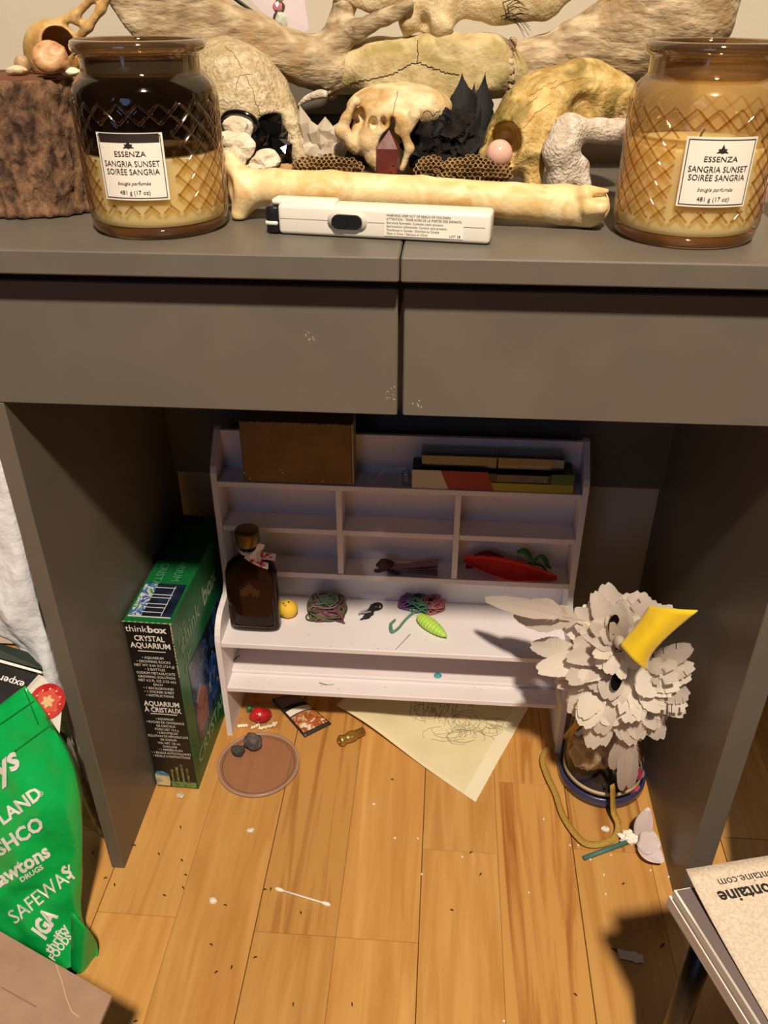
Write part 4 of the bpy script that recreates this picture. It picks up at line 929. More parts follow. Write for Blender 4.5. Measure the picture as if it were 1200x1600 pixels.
cb = thing('cardboard_carton', (-0.33, -0.45, 0), 'open brown cardboard carton flap in the bottom left corner', 'box')
M_card = mat('cardboard', C(166, 134, 112), 0.85, C(156, 124, 102), 30, bump=.1, bscale=200)
ca = [A(-.2207, -.2518, .200), A(-.470, -.154, .205), A(-.470, -.360, .200), A(-.232, -.360, .198)]
fp = obj('flap', slab(ca, .004)[:2], M_card, cb)
ct = bvh(fp)
q = [hit(ct, x, y, .0003) for x, y in ((88, 1508), (96, 1530), (104, 1560), (112, 1580), (124, 1590))]
obj('crease', tube([p_ for p_ in q if p_ is not None], .0005, 5), mat('crease_light', C(206, 180, 150), .8), fp)
q = [p_ for p_ in (hit(ct, x, 1554 + .56 * (x - 0) - 12, .0003) for x in range(2, 60, 6)) if p_ is not None]
if len(q) > 1: obj('score_line', tube(q, .0005, 5), mat('crease_dark', C(140, 110, 90), .8), fp)
obj('body', join(box(-.470, -.232, -.366, -.362, 0, .196), box(-.470, -.232, -.56, -.556, 0, .196), box(-.470, -.466, -.5558, -.3662, 0, .196), box(-.236, -.232, -.5558, -.3662, 0, .196), box(-.4658, -.2362, -.5558, -.3662, 0, .004)), M_card, cb)

# ------------------------------------------------------------------ notepads on a small black stool, bottom right
PO = A(.2330, -.1835, 0); pu = A(.968, .250, 0); pv = A(.340, -.940, 0)
stl = thing('black_stool', (.345, -.27, 0), 'small black stool under the notepads at lower right', 'stool')
so_ = PO + pu * .075 + pv * .105
obj('seat', frame(box(-.062, .075, -.080, .090, .255, .272, .003), so_, pu, -np.cross(A(0, 0, 1), -pu) * 1, A(0, 0, 1)), M_black, stl)
for a_ in (-.052, .065):
    for b_ in (-.070, .080):
        p_ = so_ + pu * a_ + pv * -b_; obj('leg', tube([A(p_[0], p_[1], 0), A(p_[0], p_[1], .2549)], .010, 12), M_black, stl, True)
def padf(vf): return frame(vf, PO, pu, pv, A(0, 0, 1))
np1 = thing('lower_notepad', PO + pu * .07 + pv * .1 + A(0, 0, .2722), 'thick white notepad at the bottom of the notepad pile', 'notepad')
M_pg = mat('page_edges', C(214, 200, 190), 0.8, C(190, 174, 164), 300, stretch=(.05, .05, 3), lo=.45, hi=.55)
M_grey = mat('grey_card', C(112, 100, 98), 0.7)
obj('page_block', padf(box(0, .148, 0, .21, .2724, .2834)), M_pg, np1); obj('backing_card', padf(box(-.0004, .1482, -.0004, .2102, .2722, .2724)), M_grey, np1); obj('cover', padf(box(0, .148, .0, .21, .2835, .2840)), M_paper, np1)
np2 = thing('upper_notepad', PO + pu * .07 + pv * .1 + A(0, 0, .2842), 'top notepad with curled beige cover and upside-down black lettering', 'notepad')
obj('backing_card', padf(box(.001, .149, .003, .212, .2842, .2850)), M_grey, np2)
obj('page_block', padf(box(.002, .149, .001, .212, .2851, .2925)), mat('pad_pages', C(240, 232, 218), .8, C(200, 190, 178), 300, stretch=(.05, .05, 3), lo=.42, hi=.5), np2)
obj('grey_sheet', padf(box(.004, .149, .002, .212, .2926, .2931)), M_grey, np2)
def cover(u, v):
    x, y = .0155 + .1335 * u, -.008 + .220 * v
    return PO + pu * (x - .006 * math.exp(-v * 5) * 0 + (-.012 * v if u < .5 else 0) * (1 - u) ** 2) + pv * y + A(0, 0, .2938 + .007 * math.exp(-v * 7) * (1 - .5 * u) + .003 * math.exp(-u * 6) * math.exp(-v * 3) + .004 * math.sin(PI * u) * math.exp(-v * 4))
M_cov = mat('mottled_cover', C(228, 212, 190), 0.8, C(206, 188, 168), 420, 6, lo=.36, hi=.64)
cov = obj('cover', grid(cover, 18, 24, .0006), M_cov, np2, True); cvt = bvh(cov)
def coverp(s, size, x, y, **k):
    v = text(s, size, **k); V = []
    for a_, b_, _ in v[0]:
        q = PO + pu * (x - a_) + pv * (y + b_) ; p_, nn, _i, _d = cvt.ray_cast(Vector((q[0], q[1], .6)), Vector((0, 0, -1)))
        V.append(A(*p_) + A(0, 0, .0004) if p_ is not None else A(q[0], q[1], .2945))
    obj('lettering', (V, v[1]), M_ink, np2)
def cl(x, y):
    q = U(x, y, Z=.2955) - PO; B_ = np.array([pu[:2], pv[:2]]).T; return np.linalg.solve(B_, q[:2])
c1, c2 = cl(1124, 1410), cl(1127, 1397)
coverp('clairefontaine', .0150, c1[0], c1[1] - .006, align='RIGHT', bold=.025)
coverp('www.clairefontaine.com', .0098, c2[0], c2[1] - .009, align='RIGHT')

pf = thing('added_shade_box', (.57, -.08, 0), 'tall dark storage box standing right of the desk beyond the notepads', 'box')  # unseen box added so the floor beside the right leg falls in shadow
obj('body', box(.392, .75, -.125, -.032, 0, .78, .003), M_dark, pf); obj('lid', box(.389, .753, -.128, -.029, .7802, .82, .003), M_dark, pf)

# ================================================================== on the desk top (z = 0.75)
ZT = 0.7502
# ------------------------------------------------------------------ candle jars
M_amber = glass('amber_glass', (0.945, 0.855, 0.70, 1), 0.04, 0.06, 1.2)
M_ridge = glass('thick_amber_glass', (0.88, 0.74, 0.53, 1), 0.06, 0.0, 2.2)
M_foot = glass('amber_foot', (0.74, 0.54, 0.32, 1), 0.05, 0.1, 1.5, C(120, 78, 34), 0.35)
M_haze = glass('wax_haze', (0.90, 0.82, 0.66, 1), 0.2, 0.0, 0.3, C(196, 172, 126), 0.30)
M_rim = glass('smoky_rim_glass', (0.74, 0.64, 0.50, 1), 0.04, 0.0, 2.2, C(112, 94, 70), 0.22)
M_soot = glass('sooted_glass', (0.20, 0.14, 0.10, 1), 0.08, 0.0, 0.6, C(26, 19, 15), 0.5)
M_wax = mat('cream_wax', C(246, 230, 184), 0.5, C(240, 220, 168), 40)
_w = M_wax.node_tree.nodes['Principled BSDF']; _w.inputs['Subsurface Weight'].default_value = 0.9; _w.inputs['Subsurface Radius'].default_value = (1.0, 0.75, 0.4); _w.inputs['Subsurface Scale'].default_value = 0.03
M_lab = mat('label_paper', C(240, 234, 222), 0.6)
JP = [(.0470, .0000), (.0500, .0010), (.0518, .0040), (.0524, .0090), (.0532, .0120)] + [(.0535, z) for z in np.linspace(.014, .092, 66)] + [(.0533, .095), (.0526, .0985), (.0505, .1025), (.0470, .1060), (.0440, .1085), (.0428, .1110), (.0428, .1180), (.0436, .1205), (.0462, .1225), (.0474, .1245), (.0476, .1270), (.0468, .1290), (.0450, .1296), (.0430, .1292)]
def jar(name, cx, cy, lab, fill, soot, lab_z, lab_az, curl):
    t = thing(name, (cx, cy, ZT), lab, 'candle'); c = (cx, cy, ZT)
    def relief(a, z, r):
        if z < .010 or z > .0945: return 0.0
        da = (a - lab_az + PI) % (2 * PI) - PI
        if abs(da) < .56 and lab_z - .026 < z < lab_z + .026: return 0.0
        if z < .0175: return -.0007 * (math.cos(a * 64) > 0.2)
        u = a * 23 / (2 * PI); v = (z - .018) / .0135
        f1 = abs((u + v) % 1 - .5); f2 = abs((u - v) % 1 - .5); g = min(f1, f2)
        return -.0012 * math.exp(-(g / .10) ** 2)
    inner = [(r - .0030, z) for r, z in JP if z > .104][::-1]
    prof = [(.0001, .0)] + JP + inner
    V, F = lathe(prof, 300, c, rf=relief)
    obj('glass', (V, F[:-2]), M_amber, t, True)
    wr = [(.0001, .0082)] + [(min(.0500, r - .0034), z) for r, z in JP if .0085 < z < fill] + [(.0490, fill), (.030, fill - .0012), (.0001, fill - .0016)]
    obj('wax', lathe(wr, 64, c), M_wax, t, True)
    obj('wick', tube([(cx, cy, ZT + fill - .0016), (cx + .001, cy, ZT + fill + .005), (cx + .003, cy, ZT + fill + .008)], .0009, 6), M_black, t)
    if soot:
        sr = [(r - .00335, z) for r, z in JP if fill < z < .119 and r > .0426]
        V, F = lathe(sr, 64, c); obj('soot_film', (V, F[:-2]), M_soot, t, True)
    if not soot:
        V, F = lathe([(r - .00335, z) for r, z in JP if fill < z < .1135 and r > .0420], 64, c); obj('wax_haze', (V, F[:-2]), M_haze, t, True)
    obj('foot', lathe([(.0001, .0011), (.0492, .0011), (.0512, .0040), (.0516, .0078), (.0001, .0078)], 64, c), M_foot, t, True)
    obj('rim', lathe([(.0442, .1222), (.0464, .1216), (.0480, .1238), (.0483, .1268), (.0474, .1294), (.0452, .1302), (.0430, .1296), (.0426, .1250)], 72, c, closed=True), M_rim, t, True)
    V, F = lathe([(.0431, .1080), (.0431, .1215)], 64, c); obj('neck', (V, F[:-2]), M_rim, t, True)
    ridges = []
    for sg in (-1, 1):
        for k in range(23):
            run = []
            for z in np.linspace(.0195, .0920, 40):
                a = 2 * PI * (k / 23.0) + sg * 2 * PI / 23 * (z - .018) / .0135 + PI / 23
                da = (a - lab_az + PI) % (2 * PI) - PI
                if abs(da) < .55 and lab_z - .0255 < z < lab_z + .0255:
                    if len(run) > 2: ridges.append(tube(run, .00085, 6))
                    run = []; continue
                run.append((cx +   .05290 * math.cos(a), cy +   .05290 * math.sin(a), ZT + z))
            if len(run) > 2: ridges.append(tube(run, .00085, 6))
    ro = obj('diamond_relief', join(*ridges), M_ridge, t, True); ro['kind'] = 'stuff'
    # paper label
    R = .0540; hw = .0245 / R; hh = .0225
    def lp(u, v, k=0.0, pl=0.0): 
        a = lab_az + (u - .5) * 2 * hw; rr = R + k + (curl * max(0, v - .72) ** 2 * (14 if 0 else 1)); return (cx + rr * math.cos(a), cy + rr * math.sin(a), ZT + lab_z - hh + 2 * hh * v)
    lo_ = obj('label', grid(lambda u, v: lp(u, v), 18, 12, .0003), M_lab, t)
    bd = .03
    for (u0, u1, v0, v1) in ((bd, 1 - bd, bd, bd + .012), (bd, 1 - bd, 1 - bd - .012, 1 - bd), (bd, bd + .012, bd, 1 - bd), (1 - bd - .012, 1 - bd, bd, 1 - bd)):
        obj('border', grid(lambda u, v: lp(u0 + (u1 - u0) * u, v0 + (v1 - v0) * v, .0003), 12, 6), M_ink, lo_)
    def tx(s, size, v0, **k):
        tv = text(s, size, 'CENTER', **k); W_ = 2 * hw * R
        obj('lettering', ([lp(.5 + a / W_, v0 + b / (2 * hh), .00035) for a, b, _ in tv[0]], tv[1]), M_ink, lo_)
    tx('ESSENZA', .0050, .66, sx=1.15); tx('SANGRIA SUNSET', .0056, .51, sx=.92); tx('SOIRÉE SANGRIA', .0056, .39, sx=.92)
    tx('bougie parfumée', .0036, .235, shear=.3); tx('481 g (17 oz)', .0042, .09)
    em = [(0, 0), (.35, .1), (1, .05), (.55, .3), (.75, .5), (.3, .5), (0, 1), (-.3, .5), (-.75, .5), (-.55, .3), (-1, .05), (-.35, .1)]
    obj('emblem', ([lp(.5 + x * .085, .775 + y * .13, .00035) for x, y in em], [list(range(len(em)))]), M_ink, lo_)
    if soot: obj('label_stain', grid(lambda u, v: lp(.05 + .9 * u, .86 + .13 * v, .00022), 12, 3), mat('label_soot', C(48, 38, 30), .5), lo_)
    return t
jar('candle_jar', -.195, .062, 'sooty amber glass candle jar, half burned, beside the bark stump', .056, True, .0520, -PI / 2 + .02, .0)
jar('candle_jar', .213, .064, 'clean amber glass candle jar with white label at the right', .066, False, .0530, -PI / 2 + .05, .0)

# ------------------------------------------------------------------ bark stump
sc = (-.3165, .127); SR = .0545; ST = .1005
stp = thing('wood_stump', (*sc, ZT), 'short bark-covered log stump standing at left end of the desk', 'stump')
def bark(a, z, r):
    p_ = Vector((math.cos(a) * 2.2, math.sin(a) * 2.2, z * 16)); q_ = Vector((math.cos(a) * 9, math.sin(a) * 9, z * 70)); w_ = Vector((math.cos(a) * 22, math.sin(a) * 22, z * 220))
    return .0030 * mn.noise(p_) + .0040 * mn.noise(q_) + .0034 * abs(mn.noise(w_)) - .0020 + (.002 if z < .006 else 0)
V, F = lathe([(SR - .004, 0)] + [(SR, z) for z in np.linspace(.001, ST, 46)] + [(SR - .004, ST + .0006)], 150, (*sc, ZT), rf=bark)
obj('bark', (V, F), mat('bark', C(58, 38, 28), .95, C(140, 104, 74), 110, 10, (1, 1, .6), bump=1.0, bscale=170, lo=.34, hi=.68), stp, True)
obj('cut_top', lathe([(.0001, ST - .001), (SR - .0045, ST - .001), (SR - .0048, ST + .0018), (.0001, ST + .002)], 60, (*sc, ZT)), mat('cut_wood', C(120, 72, 44), .8, C(88, 50, 32), 30), stp, True)
ZC = ZT + ST + .0022

# ------------------------------------------------------------------ bones: shared materials
def bone(name, a, b, s=120, bump=.5, bs=380, rough=.72, stretch=(1, 1, 1), lo=.34, hi=.66, stain=None):
    """weathered bone: fine mottling, broad stains and pitted relief"""
    M = mat(name, a, rough, b, s, 8, stretch, bump=bump, bscale=bs, lo=lo, hi=hi)
    if stain:
        nt = M.node_tree; L = nt.links.new; bs_ = nt.nodes['Principled BSDF']; src = bs_.inputs['Base Color'].links[0].from_socket
        tc = nt.nodes.new('ShaderNodeTexCoord'); n = nt.nodes.new('ShaderNodeTexNoise'); n.inputs['Scale'].default_value = 34; n.inputs['Detail'].default_value = 5; n.inputs['Distortion'].default_value = 1.0
        r = nt.nodes.new('ShaderNodeValToRGB'); r.color_ramp.elements[0].position = .46; r.color_ramp.elements[1].position = .66
        mx = nt.nodes.new('ShaderNodeMix'); mx.data_type = 'RGBA'; mx.inputs[7].default_value = stain
        L(tc.outputs['Object'], n.inputs[0]); L(n.outputs[0], r.inputs[0]); L(r.outputs[0], mx.inputs[0]); L(src, mx.inputs[6]); L(mx.outputs[2], bs_.inputs['Base Color'])
    return M
M_bpale = bone('bone_pale', C(196, 172, 126), C(226, 208, 168), 110, .4, stain=C(176, 152, 104))
M_bgrey = bone('bone_weathered', C(172, 152, 116), C(224, 208, 174), 160, .8, 420, stain=C(186, 164, 122))
M_byel = bone('bone_yellow', C(176, 140, 70), C(226, 198, 132), 80, .7, 260, stain=C(128, 108, 46))
M_bgold = bone('bone_golden', C(224, 196, 140), C(240, 222, 176), 40, .14, 300, .5, stain=C(208, 168, 100))
M_ant = bone('antler', C(130, 108, 80), C(206, 186, 150), 90, 1.0, 110, .7, (.45, 1.3, 1.3), .34, .64, stain=C(164, 136, 96))
M_bwhite = bone('bone_white', C(186, 170, 152), C(232, 222, 208), 150, .8, 400, stain=C(196, 182, 160))
M_crack = mat('crack_dark', C(46, 34, 24), .9)
def Wp(x, y, Y): return U(x, y, Y=Y)
def bnds(pts, pad): p_ = np.array(pts); return p_.min(0) - pad, p_.max(0) + pad
def crack(parent, tree, px, r=.0006, name='suture', m_=None):
    q = [hit(tree, x, y, .0001) for x, y in px]; q = [p_ for p_ in q if p_ is not None]
    if len(q) > 1: obj(name, tube(q, r, 5), m_ or M_crack, parent)
def zig(px, n, amp, seed):
    rd_ = random.Random(seed); out = []; P_ = [A(*p_) for p_ in px]
    for i in range(n + 1):
        t = i / n * (len(P_) - 1); k = min(int(t), len(P_) - 2); p_ = P_[k] + (P_[k + 1] - P_[k]) * (t - k); out.append((p_[0] + rd_.uniform(-amp, amp), p_[1] + rd_.uniform(-amp, amp)))
    return out

# bird skull on the stump
bs = thing('bird_skull', (-.31, .125, ZC), 'small tan bird skull with long open beak resting on the stump', 'skull')
M_bird = bone('bird_bone', C(176, 136, 74), C(212, 176, 116), 90, .2, 300, .5, stain=C(150, 112, 60))
Yb = .130; k0 = Wp(82, 86, Yb); r_ = PM(1, k0)
cr0 = Wp(84, 82, Yb)
def f_bird(P):
    d = s_ell(P, cr0, (46 * r_, 36 * r_, 45 * r_)); d = np.maximum(d, -s_ell(P, cr0, (42 * r_, 32 * r_, 41 * r_)))
    d = smin(d, s_chain(P, [Wp(92, 36, Yb), Wp(118, 24, Yb), Wp(146, -4, Yb), Wp(170, -34, Yb)], [7 * r_, 6 * r_, 5 * r_, 5 * r_]), .003)
    d = smin(d, s_chain(P, [Wp(122, 60, Yb), Wp(138, 42, Yb), Wp(158, 14, Yb), Wp(180, -20, Yb)], [6 * r_, 6 * r_, 6 * r_, 5 * r_]), .003)
    d = smin(d, s_cap(P, Wp(118, 34, Yb), Wp(136, 40, Yb), 5 * r_, 5 * r_), .003)
    d = smin(d, s_cap(P, Wp(112, 118, Yb - .01), Wp(128, 70, Yb), 4 * r_, 4 * r_), .002)
    d = ssub(d, s_ell(P, Wp(88, 62, Yb - .02), (26 * r_, 36 * r_, 26 * r_)), .002)
    d = ssub(d, s_ell(P, Wp(118, 92, Yb - .02), (12 * r_, 40 * r_, 20 * r_)), .002)
    return d
lo, hi = bnds([cr0 - .035, cr0 + .035, Wp(190, -40, Yb), Wp(170, -40, Yb)], .008); lo[2] = ZC - .0005
o_ = obj('cranium', sdf_mesh(f_bird, lo, hi, .0012), M_bird, bs, True)
sh = thing('snail_shell', (-.312, .098, ZC), 'banded tan sea snail shell in front of the bird skull', 'shell')
def shellf():
    L = []; c = U(84, 98, Y=.094); 
    for i in range(46):
        t = i / 45; a = t * 2.6 * 2 * PI; rr = .0085 * (1 - t) ** 1.0; L.append((A(c[0], c[1], ZC + .0105) + A(.006 * t * 2.4 - .004 + rr * .9 * math.cos(a), -.002 + rr * .5 * math.sin(a + .6), .009 * t + rr * .8 * math.sin(a)), .0080 * (1 - .84 * t)))
    return L
SL = shellf()
def f_sh(P):
    d = np.full(len(P), 1.0)
    for c, r in SL: d = np.minimum(d, np.linalg.norm(P - c, axis=1) - r)
    return d
lo, hi = bnds([c for c, r in SL], .0105); 
obj('whorls', sdf_mesh(f_sh, lo, hi, .0010), mat('shell_tan', C(176, 120, 72), .5, C(214, 172, 124), 90, 3, (1, 1, 2.5), bump=.1), sh, True)
obj('lip', rock(SL[0][0] + A(-.006, -.004, 0), (.0040, .0030, .0052), 2, 3, .1), mat('shell_cream', C(216, 182, 136), .5), sh, True)
sm = [(36, 105, .118, (.006, .005, .007), 'round tan pebble shell left of the bird skull', C(176, 150, 110)), (28, 122, .105, (.009, .006, .0035), 'flat cream shell fragment on left rim of stump', C(228, 204, 168)), (112, 116, .098, (.0075, .005, .0032), 'pale shell chip between bird skull and candle jar', C(236, 222, 192))]
for x, y, Y, r, l, c in sm:
    p_ = U(x, y, Y=Y); tag(obj('shell_fragment', rock((p_[0], p_[1], ZC + r[2] * .95), r, int(x), 3, .25), mat('frag_%d' % x, c, .5, tuple(q * .8 for q in c[:3]) + (1,), 120, bump=.3), smooth=True), l, 'shell')

# ------------------------------------------------------------------ antlered skull at the back
Ym = .275
ms = thing('antlered_skull', (.01, .28, ZT), 'large weathered antlered skull spread across the back of the desk', 'skull')
r_ = PM(1, Wp(660, 110, Ym))
def f_cran(P):
    d = s_chain(P, [Wp(528, 112, Ym), Wp(590, 104, Ym - .006), Wp(690, 100, Ym - .012), Wp(760, 104, Ym - .006), Wp(796, 112, Ym)], [33 * r_, 37 * r_, 42 * r_, 42 * r_, 36 * r_], .01)
    d = smin(d, s_ell(P, Wp(655, 150, Ym - .022), (80 * r_, 40 * r_, 52 * r_)), .012)
    d = smin(d, s_chain(P, [Wp(650, 160, Ym - .015), Wp(655, 210, Ym - .01), Wp(655, 262, Ym)], [60 * r_, 40 * r_, 30 * r_]), .015)
    d = smin(d, s_ell(P, Wp(620, 118, Ym - .02), (22 * r_, 22 * r_, 18 * r_)), .012)
    return d + .0006 * nz3(P, 220)
lo, hi = bnds([Wp(500, 60, Ym), Wp(830, 60, Ym), Wp(660, 280, Ym)], .03); lo[2] = ZT
cro = obj('cranium', sdf_mesh(f_cran, lo, hi, .0026), bone('bone_skullcap', C(178, 156, 106), C(216, 198, 152), 60, .35, 300, stain=C(160, 144, 84)), ms, True)
ctr = bvh(cro)
crack(ms, ctr, zig([(548, 130), (580, 124), (610, 118), (640, 100), (655, 98), (680, 108), (700, 115), (718, 116)], 60, 1.8, 1), .0004)
crack(ms, ctr, zig([(652, 98), (653, 80), (652, 62)], 20, 1.4, 2), .0003)
def f_antL(P):
    S = P.copy(); S[:, 1] = Ym + (S[:, 1] - Ym) * 1.0
    d = s_chain(P, [Wp(516, 108, Ym - .004), Wp(470, 92, Ym - .012), Wp(400, 66, Ym - .02), Wp(320, 40, Ym - .022), Wp(240, 14, Ym - .02), Wp(190, -40, Ym - .01)], [38 * r_, 32 * r_, 36 * r_, 40 * r_, 44 * r_, 46 * r_], .012)
    d = smin(d, s_chain(P, [Wp(505, 100, Ym - .006), Wp(528, 50, Ym - .006), Wp(541, 0, Ym - .004), Wp(545, -50, Ym)], [30 * r_, 19 * r_, 17 * r_, 16 * r_]), .012)
    d = smin(d, s_chain(P, [Wp(522, 66, Ym - .008), Wp(560, 46, Ym - .020), Wp(600, 28, Ym - .026), Wp(640, 8, Ym - .03)], [16 * r_, 14 * r_, 12 * r_, 8 * r_]), .012)
    return d + .0012 * nz3(P * A(1, 1, 1), 300) + .0014 * nz3(P, 120, 2.0)
lo, hi = bnds([Wp(140, -60, Ym), Wp(640, -95, Ym), Wp(500, 145, Ym)], .035); hi[1] = min(hi[1], .398); 
obj('antler', sdf_mesh(f_antL, lo, hi, .0028), M_ant, ms, True)
def f_antR(P):
    S = P.copy(); Yc = Ym - .002; S[:, 1] = Yc + (S[:, 1] - Yc) * 1.7
    d = s_chain(S, [Wp(800, 106, Yc), Wp(850, 96, Yc), Wp(910, 78, Yc), Wp(990, 50, Yc), Wp(1050, 10, Yc), Wp(1060, -70, Yc)], [36 * r_, 32 * r_, 44 * r_, 66 * r_, 92 * r_, 100 * r_], .012)
    d = smin(d, s_cap(S, Wp(858, 66, Yc - .004), Wp(878, 66, Yc - .004), 5 * r_, 4 * r_), .003)
    return d + .0011 * nz3(P, 320) + .0016 * nz3(P, 110, 1.0)
lo, hi = bnds([Wp(790, -70, Ym), Wp(1175, -195, Ym), Wp(900, 145, Ym)], .04); hi[1] = min(hi[1], .395)
obj('antler', sdf_mesh(f_antR, lo, hi, .0028), M_ant, ms, True)
# burr rings: knobbly pearls round each pedicle
for cx, cy, sg in ((516, 108, 1), (796, 108, -1)):
    q = []
    for i in range(22):
        a = 2 * PI * i / 22; c = Wp(cx, cy, Ym - .002); q.append(rock(c + A(sg * .0015 * math.sin(3 * a), -.021 * math.cos(a), .0225 * math.sin(a)), (.0038, .0040, .0040), i + int(cx), 2, .5, 2))
    obj('burr', join(*q), M_ant, ms, True)
q = [(583 + .25 * (y - 60), y) for y in ()]

# bone hung above it (broad winged bone with two prongs)
Yh = .262
hb = thing('winged_bone', (.03, .30, .885), 'pale winged hip bone with downward prongs hung above the antlered skull', 'bone')
r_ = PM(1, Wp(670, 10, Yh))
def f_hip(P):
    d = s_ell(P, Wp(672, -14, Yh), (50 * r_, 26 * r_, 58 * r_))
    d = smin(d, s_chain(P, [Wp(650, 10, Yh), Wp(638, 36, Yh - .004), Wp(634, 58, Yh)], [20 * r_, 14 * r_, 4 * r_]), .008)
    d = smin(d, s_chain(P, [Wp(694, 8, Yh), Wp(690, 40, Yh - .008), Wp(683, 76, Yh - .006)], [24 * r_, 18 * r_, 4 * r_]), .008)
    S = P.copy(); S[:, 1] = Yh + (S[:, 1] - Yh) * 1.9
    d = smin(d, s_chain(S, [Wp(640, -8, Yh), Wp(580, -4, Yh), Wp(528, -8, Yh)], [24 * r_, 20 * r_, 10 * r_]), .01)
    d = smin(d, s_chain(S, [Wp(710, -4, Yh), Wp(780, 0, Yh), Wp(850, -6, Yh), Wp(896, -20, Yh)], [26 * r_, 34 * r_, 32 * r_, 14 * r_]), .01)
    d = ssub(d, s_ell(P, Wp(662, 44, Yh - .02), (11 * r_, 30 * r_, 22 * r_)), .004)
    return d + .0006 * nz3(P, 260)
lo, hi = bnds([Wp(510, -70, Yh), Wp(915, -70, Yh), Wp(680, 84, Yh)], .02); hi[1] = min(hi[1], .395)
hbo = obj('bone_body', sdf_mesh(f_hip, lo, hi, .0022), M_bpale, hb, True); ht = bvh(hbo)
obj('hanging_cord', tube([Wp(675, -60, Yh), A(Wp(675, -60, Yh)[0], .33, .97), A(Wp(675, -60, Yh)[0], .399, .99)], .001, 5), M_ink, hb)
rd_ = random.Random(9)
for i in range(14):
    x0_, y0_ = 782 + rd_.uniform(-4, 12) + i * .6, 4 + i * 4.2; b_ = hit(ht, x0_, min(y0_, 30), 0) 
    if b_ is None: b_ = Wp(x0_, y0_, Yh - .018)
    e_ = Wp(x0_ + rd_.uniform(26, 46), y0_ - rd_.uniform(-8, 10), Yh - .034); m_ = (b_ + e_) / 2 + A(0, -.004, .0035)
    obj('bristle', tube([b_, m_, e_], [.0004, .00035, .0002], 4, 8), M_crack, hb)

# big pale skull left of centre
Yl = .205
ps = thing('pale_skull', (-.13, .22, ZT), 'large pale skull with black stones in its eye socket behind the sooty candle', 'skull')
r_ = PM(1, Wp(390, 180, Yl))
sk_c = Wp(425, 222, Yl - .03)
def f_pale(P):
    d = s_chain(P, [Wp(350, 112, Yl + .02), Wp(372, 150, Yl), Wp(392, 200, Yl - .005), Wp(400, 262, Yl)], [48 * r_, 64 * r_, 66 * r_, 54 * r_], .02)
    d = smin(d, s_chain(P, [Wp(432, 138, Yl), Wp(456, 200, Yl - .012), Wp(468, 262, Yl - .016), Wp(440, 292, Yl - .012)], [16 * r_, 14 * r_, 14 * r_, 10 * r_]), .012)
    d = ssub(d, s_ell(P, sk_c, (31 * r_, 44 * r_, 42 * r_)), .004)
    d = smin(d, s_chain(P, [Wp(440, 150, Yl - .012), Wp(457, 196, Yl - .024), Wp(468, 246, Yl - .030), Wp(456, 284, Yl - .028)], [11 * r_, 12 * r_, 14 * r_, 10 * r_]), .006)
    d = ssub(d, s_ell(P, Wp(360, 224, Yl - .045), (34 * r_, 40 * r_, 34 * r_)), .004)
    return d + .0007 * nz3(P, 240) + .0009 * nz3(P, 90, 3)
lo, hi = bnds([Wp(270, 60, Yl), Wp(490, 60, Yl), Wp(400, 300, Yl)], .045); lo[2] = ZT
pso = obj('cranium', sdf_mesh(f_pale, lo, hi, .0022), M_bgrey, ps, True); pt = bvh(pso)
crack(ps, pt, zig([(352, 74), (366, 84), (378, 108)], 12, 1, 4), .00022, 'crack'); crack(ps, pt, zig([(384, 118), (396, 145), (405, 178), (418, 186)], 18, 1.5, 5), .00022, 'crack'); crack(ps, pt, zig([(368, 140), (374, 118), (390, 116)], 10, 1.5, 6), .00022, 'crack')
M_obs = mat('obsidian', C(14, 13, 15), .08, coat=.8)
for i, (x, y, Y, r, l) in enumerate(((424, 205, .176, (.0165, .013, .0150), 'large faceted black obsidian in the pale skull socket'), (398, 222, .158, (.0095, .0085, .0100), 'small round black stone left in the pale skull socket'), (436, 238, .160, (.0120, .0100, .0135), 'lower glossy black stone in the pale skull socket'))):
    p_ = Wp(x, y, Y); tag(obj('obsidian_stone', rock(p_, r, 90 + i, 2, .45, 1.6), M_obs), l, 'stone')
tag(obj('black_ring', tube([Wp(x, y, .150) for x, y in ((344, 190), (356, 178), (374, 176), (392, 182), (400, 194), (397, 206))], [.0022, .003, .0028, .0026, .003, .0018], 8, 24), M_obs, smooth=True), 'curved shiny black stone band above the white rocks', 'stone')
M_rock = mat('white_rock', C(206, 194, 170), .85, C(230, 222, 202), 60, bump=.6, bscale=140)
for i, (x, y, Y, r, l) in enumerate(((372, 200, .150, (.012, .009, .012), 'upright pale rock chunk under the black stone band'), (372, 228, .136, (.0165, .011, .0115), 'large white rock beside the sooty candle'), (416, 252, .134, (.0130, .010, .0095), 'white rock below the black socket stones'), (366, 252, .128, (.0100, .009, .012), 'yellowish rock low beside the candle'), (400, 268, .128, (.010, .008, .007), 'small pale pebble behind the left end of long bone'), (438, 268, .140, (.0105, .008, .0065), 'small brown pebble at the foot of the pale skull'))):
    p_ = Wp(x, y, Y); p_[2] = max(p_[2], ZT + r[2] * .9); tag(obj('rock', rock(p_, r, 110 + i, 3, .42, 1.3), M_rock if i != 5 else mat('brown_pebble', C(150, 112, 72), .7, C(176, 140, 96), 80)), l, 'stone')

